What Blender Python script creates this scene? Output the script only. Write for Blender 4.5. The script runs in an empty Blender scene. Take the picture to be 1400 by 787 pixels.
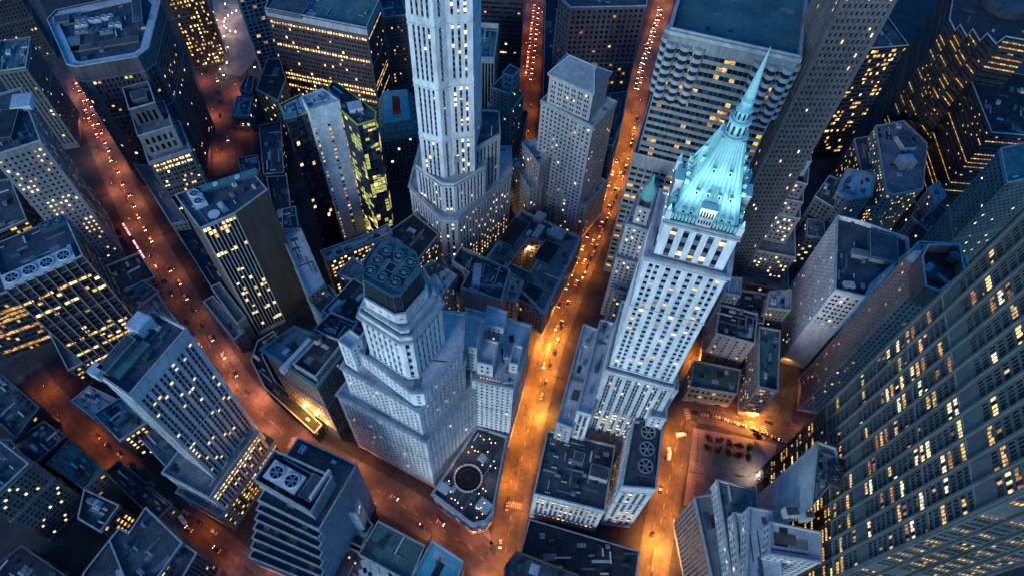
import bpy, bmesh, math, random
from mathutils import Vector, Matrix
import numpy as np
R_ = random.Random(7)
SC = bpy.context.scene
COL = SC.collection
# ------------------------------------------------------------------ camera
FPX, CX, CY, HC = 933.0, 700.0, 393.5, 400.0          # 24 mm lens, 400 m up
_n = np.array([660 - CX, 1010 - CY, FPX]); _n /= np.linalg.norm(_n)
_Y = np.array([0, 0, 1.0]) - _n[2] * _n; _Y /= np.linalg.norm(_Y)
_Z = -_n; _X = np.cross(_Y, _Z)
def at(px, py, h=0.0):
    """where the sight line of a spot in the survey photo meets height h (metres)"""
    v = np.array([px - CX, py - CY, FPX]); r = (v @ _X, v @ _Y, v @ _Z)
    t = (h - HC) / r[2]
    return (r[0] * t, r[1] * t)
def proj(x, y, z):
    v = x * _X + y * _Y + (z - HC) * _Z
    return (CX + FPX * v[0] / v[2], CY + FPX * v[1] / v[2], v[2])
cam = bpy.data.cameras.new('camera'); camo = bpy.data.objects.new('camera', cam); COL.objects.link(camo)
# columns: camera right, up, back expressed in the world
right = Vector((_X[0], _Y[0], _Z[0])); down = Vector((_X[1], _Y[1], _Z[1])); fwd = Vector((_X[2], _Y[2], _Z[2]))
M = Matrix((( right.x, -down.x, -fwd.x, 0), (right.y, -down.y, -fwd.y, 0), (right.z, -down.z, -fwd.z, HC), (0, 0, 0, 1)))
camo.matrix_world = M
cam.sensor_width = 36.0; cam.lens = FPX / 1400 * 36.0; cam.clip_start = 1.0; cam.clip_end = 20000
SC.camera = camo
# ------------------------------------------------------------------ materials
MATS = {}
def nodes_of(name):
    m = bpy.data.materials.new(name); m.use_nodes = True
    nt = m.node_tree; b = nt.nodes['Principled BSDF']
    return m, nt, b
def mat_stone(name, col, rough=.85, var=.28, scale=.06, streak=True, spec=.3):
    if name in MATS: return MATS[name]
    m, nt, b = nodes_of(name); N, L = nt.nodes, nt.links
    tc = N.new('ShaderNodeTexCoord'); mp = N.new('ShaderNodeMapping'); L.new(tc.outputs['Object'], mp.inputs[0])
    mp.inputs['Scale'].default_value = (1, 1, .25 if streak else 1)
    n1 = N.new('ShaderNodeTexNoise'); n1.inputs['Scale'].default_value = scale; n1.inputs['Detail'].default_value = 6
    n2 = N.new('ShaderNodeTexNoise'); n2.inputs['Scale'].default_value = scale * 9; n2.inputs['Detail'].default_value = 4
    L.new(mp.outputs[0], n1.inputs['Vector']); L.new(mp.outputs[0], n2.inputs['Vector'])
    a = N.new('ShaderNodeMath'); a.operation = 'ADD'; L.new(n1.outputs['Fac'], a.inputs[0]); L.new(n2.outputs['Fac'], a.inputs[1])
    mr = N.new('ShaderNodeMapRange'); mr.inputs['From Min'].default_value = .7; mr.inputs['From Max'].default_value = 1.3
    mr.inputs['To Min'].default_value = 1 - var * 1.3; mr.inputs['To Max'].default_value = 1 + var
    L.new(a.outputs[0], mr.inputs['Value'])
    mx = N.new('ShaderNodeMix'); mx.data_type = 'RGBA'; mx.blend_type = 'MULTIPLY'; mx.inputs['Factor'].default_value = 1
    mx.inputs['A'].default_value = (*col, 1); L.new(mr.outputs[0], mx.inputs['B']); L.new(mx.outputs['Result'], b.inputs['Base Color'])
    b.inputs['Roughness'].default_value = rough; b.inputs['Specular IOR Level'].default_value = spec
    MATS[name] = m; return m
def mat_plain(name, col, rough=.5, metal=0.0, spec=.5):
    if name in MATS: return MATS[name]
    m, nt, b = nodes_of(name); N, L = nt.nodes, nt.links
    tc = N.new('ShaderNodeTexCoord'); n1 = N.new('ShaderNodeTexNoise'); n1.inputs['Scale'].default_value = 1.3; n1.inputs['Detail'].default_value = 5
    L.new(tc.outputs['Object'], n1.inputs['Vector'])
    mr = N.new('ShaderNodeMapRange'); mr.inputs['To Min'].default_value = .75; mr.inputs['To Max'].default_value = 1.25; L.new(n1.outputs['Fac'], mr.inputs['Value'])
    mx = N.new('ShaderNodeMix'); mx.data_type = 'RGBA'; mx.blend_type = 'MULTIPLY'; mx.inputs['Factor'].default_value = 1
    mx.inputs['A'].default_value = (*col, 1); L.new(mr.outputs[0], mx.inputs['B']); L.new(mx.outputs['Result'], b.inputs['Base Color'])
    b.inputs['Roughness'].default_value = rough; b.inputs['Metallic'].default_value = metal; b.inputs['Specular IOR Level'].default_value = spec
    MATS[name] = m; return m
def mat_emit(name, col, strength, vary=True, sample=False, base=(.05, .05, .05)):
    if name in MATS: return MATS[name]
    m, nt, b = nodes_of(name); N, L = nt.nodes, nt.links
    b.inputs['Base Color'].default_value = (*base, 1); b.inputs['Roughness'].default_value = .3
    b.inputs['Emission Color'].default_value = (*col, 1); b.inputs['Emission Strength'].default_value = strength
    if vary:                                               # noise painted into the glow in place of uneven light
        g = N.new('ShaderNodeNewGeometry'); n1 = N.new('ShaderNodeTexNoise'); n1.inputs['Scale'].default_value = .55; n1.inputs['Detail'].default_value = 4
        L.new(g.outputs['Position'], n1.inputs['Vector'])
        mr = N.new('ShaderNodeMapRange'); mr.inputs['From Min'].default_value = .3; mr.inputs['From Max'].default_value = .7
        mr.inputs['To Min'].default_value = .12 * strength; mr.inputs['To Max'].default_value = 1.6 * strength
        L.new(n1.outputs['Fac'], mr.inputs['Value']); L.new(mr.outputs[0], b.inputs['Emission Strength'])
    m.cycles.emission_sampling = 'FRONT' if sample else 'NONE'
    MATS[name] = m; return m
GL_D = mat_plain('glass_dark', (.006, .009, .015), .12, spec=.35)
GL_B = mat_plain('glass_blue', (.014, .022, .036), .08, spec=.4)
GL_C = mat_plain('glass_curtained', (.05, .05, .057), .35)
GL_R = mat_plain('glass_reddish', (.06, .022, .018), .3)
W_BR = mat_emit('lit_window_bright', (1, .62, .23), 1.0)
W_MD = mat_emit('lit_window_warm', (1, .54, .16), .5)
W_DM = mat_emit('lit_window_dim', (1, .42, .11), .2)
W_WH = mat_emit('lit_window_white', (1, .76, .42), .95)
W_YG = mat_emit('lit_window_yellow', (.80, .86, .22), .26)
W_GO = mat_emit('lit_window_gold', (1, .52, .09), .36)
WMATS = [GL_D, GL_B, GL_C, W_BR, W_MD, W_DM, W_WH, W_YG, W_GO, GL_R]
COPE = mat_stone('coping_stone', (.38, .39, .40), .8, .35, .3, False)
ROOFS = {
 'tar': mat_stone('roof_tar', (.028, .032, .040), .9, .5, .15, False),
 'dark': mat_stone('roof_dark_membrane', (.058, .074, .090), .85, .5, .12, False),
 'grey': mat_stone('roof_grey_gravel', (.17, .18, .19), .9, .4, .12, False),
 'pale': mat_stone('roof_pale_membrane', (.44, .46, .48), .85, .3, .10, False),
 'teal': mat_stone('roof_green_membrane', (.07, .17, .17), .85, .35, .10, False),
 'brown': mat_stone('roof_brown_paver', (.12, .085, .075), .9, .35, .12, False),
 'copper': mat_stone('roof_copper_patina', (.16, .40, .37), .75, .25, .2, True),
}
STEEL = mat_plain('galvanised_steel', (.36, .37, .38), .45, .6)
PALE = mat_plain('painted_metal_pale', (.55, .56, .57), .5)
DARKM = mat_plain('painted_metal_dark', (.04, .045, .05), .55)
BLACK = mat_plain('black_void', (.008, .008, .01), .9)
TEALM = mat_plain('painted_metal_teal', (.05, .11, .13), .5)
# ------------------------------------------------------------------ mesh helpers
class MB:
    def __init__(s): s.v, s.f, s.m, s.mats = [], [], [], []
    def mi(s, mat):
        if mat not in s.mats: s.mats.append(mat)
        return s.mats.index(mat)
    def quad(s, a, b, c, d, mat):
        i = len(s.v); s.v += [a, b, c, d]; s.f.append((i, i+1, i+2, i+3)); s.m.append(s.mi(mat))
    def poly(s, pts, mat):
        i = len(s.v); s.v += list(pts); s.f.append(tuple(range(i, i+len(pts)))); s.m.append(s.mi(mat))
    def prism(s, poly, z0, z1, mat, top=None, bottom=False):
        n = len(poly); i = len(s.v)
        s.v += [(x, y, z0) for x, y in poly] + [(x, y, z1) for x, y in poly]
        for k in range(n):
            j = (k+1) % n; s.f.append((i+k, i+j, i+n+j, i+n+k)); s.m.append(s.mi(mat))
        s.f.append(tuple(range(i+n, i+2*n))); s.m.append(s.mi(top or mat))
        if bottom: s.f.append(tuple(reversed(range(i, i+n)))); s.m.append(s.mi(mat))
    def box(s, c, size, rot, mat, top=None):
        """c: centre of the base"""
        hx, hy = size[0]/2, size[1]/2; ca, sa = math.cos(rot), math.sin(rot)
        p = [(c[0]+x*ca-y*sa, c[1]+x*sa+y*ca) for x, y in ((-hx,-hy),(hx,-hy),(hx,hy),(-hx,hy))]
        s.prism(p, c[2], c[2]+size[2], mat, top, True)
    def cyl(s, c, r0, r1, h, mat, n=16, top=None, rings=None):
        p = [(math.cos(2*math.pi*k/n), math.sin(2*math.pi*k/n)) for k in range(n)]
        i = len(s.v); s.v += [(c[0]+x*r0, c[1]+y*r0, c[2]) for x, y in p] + [(c[0]+x*r1, c[1]+y*r1, c[2]+h) for x, y in p]
        for k in range(n):
            j = (k+1) % n; s.f.append((i+k, i+j, i+n+j, i+n+k)); s.m.append(s.mi(mat))
        if r1 > 1e-4: s.f.append(tuple(range(i+n, i+2*n))); s.m.append(s.mi(top or mat))
    def tube(s, c, ro, ri, h, mat, n=20):
        P = [(math.cos(2*math.pi*k/n), math.sin(2*math.pi*k/n)) for k in range(n)]
        for k in range(n):
            a, b = P[k], P[(k+1) % n]
            o0 = (c[0]+a[0]*ro, c[1]+a[1]*ro); o1 = (c[0]+b[0]*ro, c[1]+b[1]*ro)
            i0 = (c[0]+a[0]*ri, c[1]+a[1]*ri); i1 = (c[0]+b[0]*ri, c[1]+b[1]*ri); z0, z1 = c[2], c[2]+h
            s.quad((*o0,z0),(*o1,z0),(*o1,z1),(*o0,z1),mat); s.quad((*o0,z1),(*o1,z1),(*i1,z1),(*i0,z1),mat); s.quad((*i0,z1),(*i1,z1),(*i1,z0),(*i0,z0),mat)
    def bar(s, a, b, w, mat):
        a, b = Vector(a), Vector(b); d = (b-a).normalized(); u = d.cross(Vector((0,0,1)))
        if u.length < 1e-3: u = Vector((1,0,0))
        u.normalize(); v = d.cross(u); q = [(u*x+v*y)*w/2 for x, y in ((-1,-1),(1,-1),(1,1),(-1,1))]
        i = len(s.v); s.v += [tuple(a+k) for k in q] + [tuple(b+k) for k in q]
        for k in range(4):
            j = (k+1) % 4; s.f.append((i+k, i+j, i+4+j, i+4+k)); s.m.append(s.mi(mat))
        s.f += [(i+3,i+2,i+1,i), (i+4,i+5,i+6,i+7)]; s.m += [s.mi(mat)]*2
    def build(s, name, parent=None, org=(0, 0, 0), smooth=False):
        me = bpy.data.meshes.new(name)
        ox, oy, oz = org
        me.from_pydata([(x-ox, y-oy, z-oz) for x, y, z in s.v], [], s.f)
        for m in s.mats: me.materials.append(m)
        me.polygons.foreach_set('material_index', s.m)
        if smooth: me.polygons.foreach_set('use_smooth', [True]*len(s.f))
        me.update()
        o = bpy.data.objects.new(name, me); COL.objects.link(o)
        if parent is not None: o.parent = parent
        return o
def thing(name, label, cat, loc, group=None, rz=0):
    o = bpy.data.objects.new(name, None); COL.objects.link(o); o.location = loc; o.rotation_euler = (0, 0, rz)
    o.empty_display_size = 1; o['label'] = label; o['category'] = cat
    if group: o['group'] = group
    return o
def structure(o, kind='structure'): o['kind'] = kind; return o
def copy_tree(o, parent=None):
    c = o.copy(); COL.objects.link(c)
    if parent is not None: c.parent = parent
    for ch in list(o.children): copy_tree(ch, c)
    return c
def area2(p): return sum(p[i][0]*p[(i+1) % len(p)][1] - p[(i+1) % len(p)][0]*p[i][1] for i in range(len(p)))
def ccw(p):
    p = [tuple(q) for q in p]
    return p if area2(p) > 0 else p[::-1]
def offset(poly, d):
    """offset a ccw polygon outwards by d (negative: inwards)"""
    n = len(poly); out = []
    for i in range(n):
        p0, p1, p2 = Vector(poly[i-1]), Vector(poly[i]), Vector(poly[(i+1) % n])
        a = (p1-p0).normalized(); b = (p2-p1).normalized()
        na, nb = Vector((a.y, -a.x)), Vector((b.y, -b.x)); k = 1 + na.dot(nb)
        q = p1 + (na+nb) * (d / max(k, .35)); out.append((q.x, q.y))
    return out
def inside(p, poly):
    c = False; n = len(poly); x, y = p
    for i in range(n):
        x0, y0 = poly[i]; x1, y1 = poly[i-1]
        if (y0 > y) != (y1 > y) and x < (x1-x0)*(y-y0)/(y1-y0)+x0: c = not c
    return c
def PX(pts, h): return ccw([at(x, y, h) for x, y in pts])
def RX(p0, p1, h, depth, ext=0):
    """rectangle: an edge seen in the photo and a depth in metres (towards the left of p0->p1)"""
    a, b = Vector(at(*p0, h)), Vector(at(*p1, h)); d = (b-a).normalized(); nrm = Vector((-d.y, d.x))*depth
    return ccw([tuple(a), tuple(b), tuple(b+nrm), tuple(a+nrm)])
# ------------------------------------------------------------------ facades
STY = dict(bay=3.2, floor=3.7, cols=((.22, .78),), v=(.26, .80), rec=.22, sprec=.0, edge=1.2, base=5.0, top=2.0, lit=.12, pat='random', pal=(3, 4, 4, 5, 6), cur=.12)
STYLES = {
 'punched': {}, 
 'pairs': dict(bay=4.6, cols=((.14, .44), (.56, .86))),
 'piers': dict(bay=3.0, cols=((.25, .78),), v=(.26, .84), rec=.50, sprec=.30, edge=1.6),
 'strips': dict(bay=2.0, cols=((.30, .97),), v=(.22, .97), rec=.5, sprec=.44, edge=.6, floor=3.6),
 'ribbon': dict(bay=1.8, cols=((.04, .97),), v=(.40, .95), rec=.4, sprec=.0, edge=.5, floor=3.9),
 'curtain': dict(bay=1.5, cols=((.05, .96),), v=(.06, .94), rec=.08, sprec=.0, edge=.3, floor=3.8),
 'grid': dict(bay=3.4, cols=((.14, .86),), v=(.18, .84), rec=.28, edge=.8),
 'small': dict(bay=2.7, cols=((.28, .72),), v=(.28, .78), rec=.2, floor=3.4),
}
def style(name, **kw):
    s = dict(STY); s.update(STYLES[name]); s.update(kw); return s
class Bldg:
    def __init__(self, name, label, cat, poly0, group=None):
        cx = sum(p[0] for p in poly0)/len(poly0); cy = sum(p[1] for p in poly0)/len(poly0)
        self.o = (cx, cy, 0.0); self.root = thing(name, label, cat, self.o, group); self.win = []; self.rng = random.Random(sum(map(ord, label)))
        self.name = name
    def part(self, mb, name, parent=None, smooth=False):
        return mb.build(name, parent or self.root, self.o, smooth)
    def face(self, mb, a, b, z0, z1, st, wall, span, blank=False):
        a, b = Vector(a), Vector(b); U = (b-a); W = U.length
        if W < .05: return
        U /= W; N = Vector((U.y, -U.x))
        def P(u, z, d=0.0): return (a.x+U.x*u-N.x*d, a.y+U.y*u-N.y*d, z)
        mid = (a+b)/2; toc = Vector((-mid.x, -mid.y, HC-(z0+z1)/2)).normalized()
        vis = N.x*toc.x + N.y*toc.y
        H = z1-z0
        edge = min(st['edge'], W*.15); n = int((W-2*edge)/st['bay']+.5); base, top = st['base'], st['top']
        m = int((H-base-top)/st['floor']+.3)
        if vis < -.12 or n < 1 or m < 1 or blank:
            mb.quad(P(0, z0), P(W, z0), P(W, z1), P(0, z1), wall); return
        bay = (W-2*edge)/n; fl = (H-base-top)/m; rec, spr = st['rec'], st['sprec']
        cols = [(edge+bay*(i+c0), edge+bay*(i+c1), i) for i in range(n) for c0, c1 in st['cols']] if 'ucols' not in st else [(W*c0, W*c1, i) for i, (c0, c1) in enumerate(st['ucols'])]
        x = 0.0
        for u0, u1, _ in cols:                              # piers
            if u0-x > 1e-4: mb.quad(P(x, z0), P(u0, z0), P(u0, z1), P(x, z1), wall)
            x = u1
        mb.quad(P(x, z0), P(W, z0), P(W, z1), P(x, z1), wall)
        r = self.rng; lit, pat = st['lit'], st['pat']
        v0, v1 = st['v']; zb, zt = z0+base, z1-top
        grp = {}
        rowp = [lit*3.2 if r.random() < .30 else lit*.18 for _ in range(m)]
        for u0, u1, i in cols:
            if spr > 0:                                    # pier returns for the recessed spandrels
                for z_0, z_1 in ((zb, zt),):
                    mb.quad(P(u0, z_0, 0), P(u0, z_0, spr), P(u0, z_1, spr), P(u0, z_1, 0), wall)
                    mb.quad(P(u1, z_0, spr), P(u1, z_0, 0), P(u1, z_1, 0), P(u1, z_1, spr), wall)
                mb.quad(P(u0, zt, spr), P(u1, zt, spr), P(u1, zt, 0), P(u0, zt, 0), wall)
            mb.quad(P(u0, z0), P(u1, z0), P(u1, zb), P(u0, zb), wall)
            mb.quad(P(u0, zt), P(u1, zt), P(u1, z1), P(u0, z1), wall)
            zprev = zb
            for k in range(m):
                w0, w1 = zb+fl*(k+v0), zb+fl*(k+v1)
                mb.quad(P(u0, zprev, spr), P(u1, zprev, spr), P(u1, w0, spr), P(u0, w0, spr), span)
                mb.quad(P(u0, w0, spr), P(u1, w0, spr), P(u1, w0, rec), P(u0, w0, rec), span)      # sill
                mb.quad(P(u0, w1, rec), P(u1, w1, rec), P(u1, w1, spr), P(u0, w1, spr), span)      # head
                mb.quad(P(u0, w0, spr), P(u0, w0, rec), P(u0, w1, rec), P(u0, w1, spr), wall)
                mb.quad(P(u1, w0, rec), P(u1, w0, spr), P(u1, w1, spr), P(u1, w1, rec), wall)
                zprev = w1
                if pat == 'rows': p = rowp[k]
                elif pat == 'low': p = lit*(1.9 if k < m*.35 else .5)
                elif pat == 'high': p = lit*(3.0 if k > m*.8 else .3)
                elif pat == 'clump': p = lit*(2.6 if (math.sin(i*.9+k*.35+a.x)+math.sin(k*.8-i*.5+a.y)) > .55 else .35)
                else: p = lit
                q = r.random()
                if st.get('grp'):
                    if (i, k) not in grp: grp[(i, k)] = r.choice(st['pal']) if q < p else -1
                    g_ = grp[(i, k)]; q = -1 if (g_ >= 0 and r.random() < .85) else (2 if r.random() > lit*.12 else -1)
                    if q < 0: q = p-1
                    else: q = p+1
                else: g_ = -1
                if q < p: mi = g_ if g_ >= 0 else r.choice(st['pal'])
                else:
                    q = r.random(); mi = 2 if q < st['cur'] else (1 if q < .5 else 0)
                # sash: a real opening between reveals; blinds drawn part of the way keep some lit ones short
                if mi >= 3 and (w1-w0) > 1.2 and r.random() < .38:
                    ws = w0+(w1-w0)*r.uniform(.45, .8)                     # a blind drawn part of the way down
                    self.win.append((P((u0+u1)/2, (w0+ws)/2, rec), U, N, u1-u0, ws-w0, mi)); self.win.append((P((u0+u1)/2, (ws+w1)/2, rec), U, N, u1-u0, w1-ws, r.choice((2, 5))))
                else: self.win.append((P((u0+u1)/2, (w0+w1)/2, rec), U, N, u1-u0, w1-w0, mi))
            mb.quad(P(u0, zprev, spr), P(u1, zprev, spr), P(u1, zt, spr), P(u0, zt, spr), span)
    def tier(self, poly, z0, z1, st, wall, span=None, roof='grey', par=1.2, parmat=None, cornice=None, blank=(), pname='wall', roofless=False, styles=None, belts=True):
        """walls, roof and parapet of one block; returns the roof height"""
        poly = ccw(poly); span = span or wall; mb = MB(); n = len(poly)
        for i in range(n):
            self.face(mb, poly[i], poly[(i+1) % n], z0, z1, (styles or {}).get(i, st), wall, span, i in blank)
        self.part(mb, pname)
        if belts and z1-z0 > 24 and st['bay'] > 2.2:
            zs = [z0+st['base']-.6, z1-st['top']-.2]+([z0+(z1-z0)*.62] if z1-z0 > 55 else [])
            for zb in zs:
                if zb < z0+1 or zb > z1-1: continue
                out = offset(poly, .38); mb = MB()
                for i in range(n):
                    j = (i+1) % n
                    if i in (styles or {}) and styles[i]['base'] > 100: continue
                    mb.quad((*out[i], zb), (*out[j], zb), (*out[j], zb+.7), (*out[i], zb+.7), wall); mb.quad((*out[i], zb+.7), (*out[j], zb+.7), (*poly[j], zb+.7), (*poly[i], zb+.7), parmat or COPE); mb.quad((*poly[i], zb), (*poly[j], zb), (*out[j], zb), (*out[i], zb), wall)
                if mb.f: self.part(mb, 'string_course')
        if roofless: return z1
        zr = z1-par; parmat = parmat or COPE
        inner = offset(poly, -.55)
        mb = MB(); mb.poly([(x, y, zr) for x, y in inner], ROOFS[roof] if isinstance(roof, str) else roof)
        ro = self.part(mb, 'roof')
        mb = MB(); out = offset(poly, .18)
        for i in range(n):
            j = (i+1) % n; zt = z1+.25
            mb.quad((*out[i], zt), (*out[j], zt), (*inner[j], zt), (*inner[i], zt), parmat)
            mb.quad((*inner[i], zt), (*inner[j], zt), (*inner[j], zr), (*inner[i], zr), wall)
            mb.quad((*out[i], z1-.5), (*out[j], z1-.5), (*out[j], zt), (*out[i], zt), parmat)
            mb.quad((*poly[i], z1-.5), (*poly[j], z1-.5), (*out[j], z1-.5), (*out[i], z1-.5), parmat)
        self.part(mb, 'parapet', ro)
        self.patches(ro, inner, zr)
        if cornice:
            d, h, zc = cornice; mb = MB(); out = offset(poly, d)
            for i in range(n):
                j = (i+1) % n
                mb.quad((*out[i], zc-h), (*out[j], zc-h), (*out[j], zc), (*out[i], zc), parmat)
                mb.quad((*out[i], zc), (*out[j], zc), (*poly[j], zc), (*poly[i], zc), parmat)
                mb.quad((*poly[i], zc-h-d), (*poly[j], zc-h-d), (*out[j], zc-h), (*out[i], zc-h), parmat)
            self.part(mb, 'cornice')
        return zr
    def patches(self, ro, inner, zr):
        """repaired strips of membrane and walk boards lying on the roof"""
        if abs(area2(inner)) < 240: return
        r = self.rng; xs = [p[0] for p in inner]; ys = [p[1] for p in inner]; done = 0; k = max(range(len(inner)), key=lambda q: (Vector(inner[q])-Vector(inner[q-1])).length); d = Vector(inner[k])-Vector(inner[k-1]); a = math.atan2(d.y, d.x); ca, sa = math.cos(a), math.sin(a)
        for t in range(26):
            x, y = r.uniform(min(xs), max(xs)), r.uniform(min(ys), max(ys)); hx, hy = (r.uniform(1, 5), r.uniform(.6, 2.4)) if r.random() < .6 else (r.uniform(4, 9), .35)
            if r.random() < .3: hx, hy = hy, hx
            q = [(x+u*ca-v*sa, y+u*sa+v*ca) for u, v in ((-hx, -hy), (hx, -hy), (hx, hy), (-hx, hy))]
            if done < 9 and all(inside(c, inner) for c in q): mb = MB(); done += 1; mb.poly([(*c, zr+.006+.003*t) for c in q], ROOFS[r.choice(('dark', 'grey', 'grey', 'tar', 'pale', 'brown'))]); self.part(mb, 'roof_patch', ro)
    def finish(self, most=100, min_area=2.2):
        """the 100 windows that show largest are parts of their own, the rest one part"""
        sc = []
        for w in self.win:
            (x, y, z), U, N, ww, hh, mi = w
            px, py, dz = proj(x, y, z)
            a = 0.0
            if -10 < px < 1410 and -10 < py < 797:
                v = Vector((-x, -y, HC-z)); L = v.length
                a = ww*hh*max(0.0, (N.x*v.x+N.y*v.y)/L)*(FPX/L)**2
            sc.append(a)
        order = sorted(range(len(sc)), key=lambda i: -sc[i])
        top = [i for i in order[:most] if sc[i] > min_area]; tops = set(top)
        meshes = {}
        for i in top:
            (x, y, z), U, N, ww, hh, mi = self.win[i]
            key = (round(ww, 3), round(hh, 3), mi)
            me = meshes.get(key)
            if me is None:
                me = bpy.data.meshes.new('window'); a, b = ww/2, hh/2
                me.from_pydata([(-a, 0, -b), (a, 0, -b), (a, 0, b), (-a, 0, b)], [], [(0, 1, 2, 3)]); me.materials.append(WMATS[mi]); meshes[key] = me
            o = bpy.data.objects.new('window', me); COL.objects.link(o); o.parent = self.root
            o.location = (x-self.o[0], y-self.o[1], z); o.rotation_euler = (0, 0, math.atan2(U.y, U.x))
        rest = [w for i, w in enumerate(self.win) if i not in tops]
        if rest:
            mb = MB()
            for (x, y, z), U, N, ww, hh, mi in rest:
                ux, uy = U.x*ww/2, U.y*ww/2
                mb.quad((x-ux, y-uy, z-hh/2), (x+ux, y+uy, z-hh/2), (x+ux, y+uy, z+hh/2), (x-ux, y-uy, z+hh/2), WMATS[mi])
            o = self.part(mb, 'windows'); o['kind'] = 'stuff'
        self.win = []
    # -------------------------------------------------------------- rooftop gear
    def fans(self, c, rot, nx, ny, s, z, mat=None, h=2.2, blades=True, plinth=True, ring=None):
        """a cooling tower: one casing, fan cowls with blades"""
        mat = mat or PALE; ca, sa = math.cos(rot), math.sin(rot)
        mb = MB(); mb.box((c[0], c[1], z), (nx*s+.6, ny*s+.6, h), rot, mat); un = self.part(mb, 'cooling_tower')
        for i in range(nx):
            for j in range(ny):
                x, y = (i-(nx-1)/2)*s, (j-(ny-1)/2)*s; fx, fy = c[0]+x*ca-y*sa, c[1]+x*sa+y*ca
                mb = MB(); rr = s*.42; mb.tube((fx, fy, z+h), rr, rr*.86, .7, ring or mat); mb.cyl((fx, fy, z+h+.03), rr*.86, rr*.86, .05, BLACK, 20)
                mb.cyl((fx, fy, z+h+.1), rr*.22, rr*.18, .5, STEEL, 10)
                for k in range(6):
                    t = k*math.pi/3+i; mb.bar((fx+math.cos(t)*rr*.2, fy+math.sin(t)*rr*.2, z+h+.3), (fx+math.cos(t)*rr*.84, fy+math.sin(t)*rr*.84, z+h+.3), rr*.16, STEEL)
                self.part(mb, 'cooling_fan', un)
    def hut(self, c, size, rot, z, wall, roof='grey', door=True):
        mb = MB(); ca, sa = math.cos(rot), math.sin(rot); hx, hy = size[0]/2, size[1]/2
        p = [(c[0]+x*ca-y*sa, c[1]+x*sa+y*ca) for x, y in ((-hx,-hy),(hx,-hy),(hx,hy),(-hx,hy))]
        q = offset(p, -.3); mb.prism(p, z, z+size[2], wall, COPE); mb.prism(q, z+size[2]+.004, z+size[2]+.05, ROOFS[roof])
        o = self.part(mb, 'roof_hut')
        if door:
            mb = MB(); d = Vector((p[1][0]-p[0][0], p[1][1]-p[0][1])).normalized(); nn = Vector((d.y, -d.x)); m = (Vector(p[0])+Vector(p[1]))/2+nn*.03
            a, b = m-d*.55, m+d*.55; mb.quad((a.x, a.y, z+.05), (b.x, b.y, z+.05), (b.x, b.y, z+2.15), (a.x, a.y, z+2.15), DARKM); self.part(mb, 'door', o)
        return o
    def scatter(self, poly, z, n=8, rot=None, big=1.0, avoid=(), seed=0):
        """air handlers, ducts, vents, pipes on a roof"""
        r = random.Random(seed+self.rng.randrange(9999)); poly = ccw(poly)
        if rot is None:
            i = max(range(len(poly)), key=lambda k: (Vector(poly[k])-Vector(poly[k-1])).length); d = Vector(poly[i])-Vector(poly[i-1]); rot = math.atan2(d.y, d.x)
        inn = offset(poly, -2.2); xs = [p[0] for p in inn]; ys = [p[1] for p in inn]; put = []; n = int(n*1.7)
        for _ in range(n*14):
            if len(put) >= n: break
            x, y = r.uniform(min(xs), max(xs)), r.uniform(min(ys), max(ys)); sx, sy = r.uniform(1.5, 5)*big, r.uniform(1.2, 3)*big
            if not inside((x, y), inn) or any(inside((x, y), a) for a in avoid): continue
            if any((x-a)**2+(y-b)**2 < ((c+max(sx, sy))*.62)**2 for a, b, c in put): continue
            put.append((x, y, max(sx, sy))); k = r.random(); mb = MB(); ca, sa = math.cos(rot), math.sin(rot)
            if k < .40:
                h = r.uniform(.9, 2.2); mm = r.choice((PALE, STEEL, STEEL, TEALM, DARKM)); mb.box((x, y, z), (sx, sy, h), rot, mm)
                for t in (-.25, .25): mb.tube((x+ca*t*sx, y+sa*t*sx, z+h), min(sx, sy)*.2, min(sx, sy)*.16, .25, STEEL, 12); mb.cyl((x+ca*t*sx, y+sa*t*sx, z+h+.02), min(sx, sy)*.16, min(sx, sy)*.16, .02, BLACK, 12)
                self.part(mb, 'air_unit')
            elif k < .6:
                mb.box((x, y, z+.3), (sx*2.0, .8, .7), rot+r.choice((0, math.pi/2)), r.choice((STEEL, PALE))); self.part(mb, 'duct')
            elif k < .75:
                for t in range(3): mb.cyl((x+t*1.0*ca, y+t*1.0*sa, z), .3, .3, 1.0, STEEL, 8); mb.cyl((x+t*1.0*ca, y+t*1.0*sa, z+1.0), .5, .15, .4, STEEL, 8)
                self.part(mb, 'vent_stack')
            elif k < .88:
                mb.box((x, y, z), (sx*.9, sy, .5), rot, STEEL, GL_B); self.part(mb, 'skylight')
            else:
                a = (x-ca*sx*1.5, y-sa*sx*1.5, z+.3); b = (x+ca*sx*1.5, y+sa*sx*1.5, z+.3); mb.bar(a, b, .25, STEEL); mb.bar((a[0]-sa*.6, a[1]+ca*.6, a[2]), (b[0]-sa*.6, b[1]+ca*.6, b[2]), .2, STEEL); self.part(mb, 'pipe')
    def tank(self, c, z, r=2.0, h=3.6):
        mb = MB()
        for k in range(4): a = k*math.pi/2+.7; mb.bar((c[0]+math.cos(a)*r*.8, c[1]+math.sin(a)*r*.8, z), (c[0]+math.cos(a)*r*.8, c[1]+math.sin(a)*r*.8, z+2.2), .25, DARKM)
        wood = mat_stone('tank_wood', (.11, .075, .05), .9, .3, .5)
        mb.cyl((c[0], c[1], z+2.2), r, r, h, wood, 16); mb.cyl((c[0], c[1], z+2.2+h), r*1.08, .05, 1.2, DARKM, 16); self.part(mb, 'water_tank')
SUN_EL, SUN_ROT, SUN_LAMP_EL, SUN_E, SUN_COL = 6.0, 208.0, 17.0, .70, (.84, .92, 1.0)
SKY_STR, SKY_TINT, EXPO = .15, (.14, .67, 1.03), 1.42
LAMP_GAIN = .92
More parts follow.
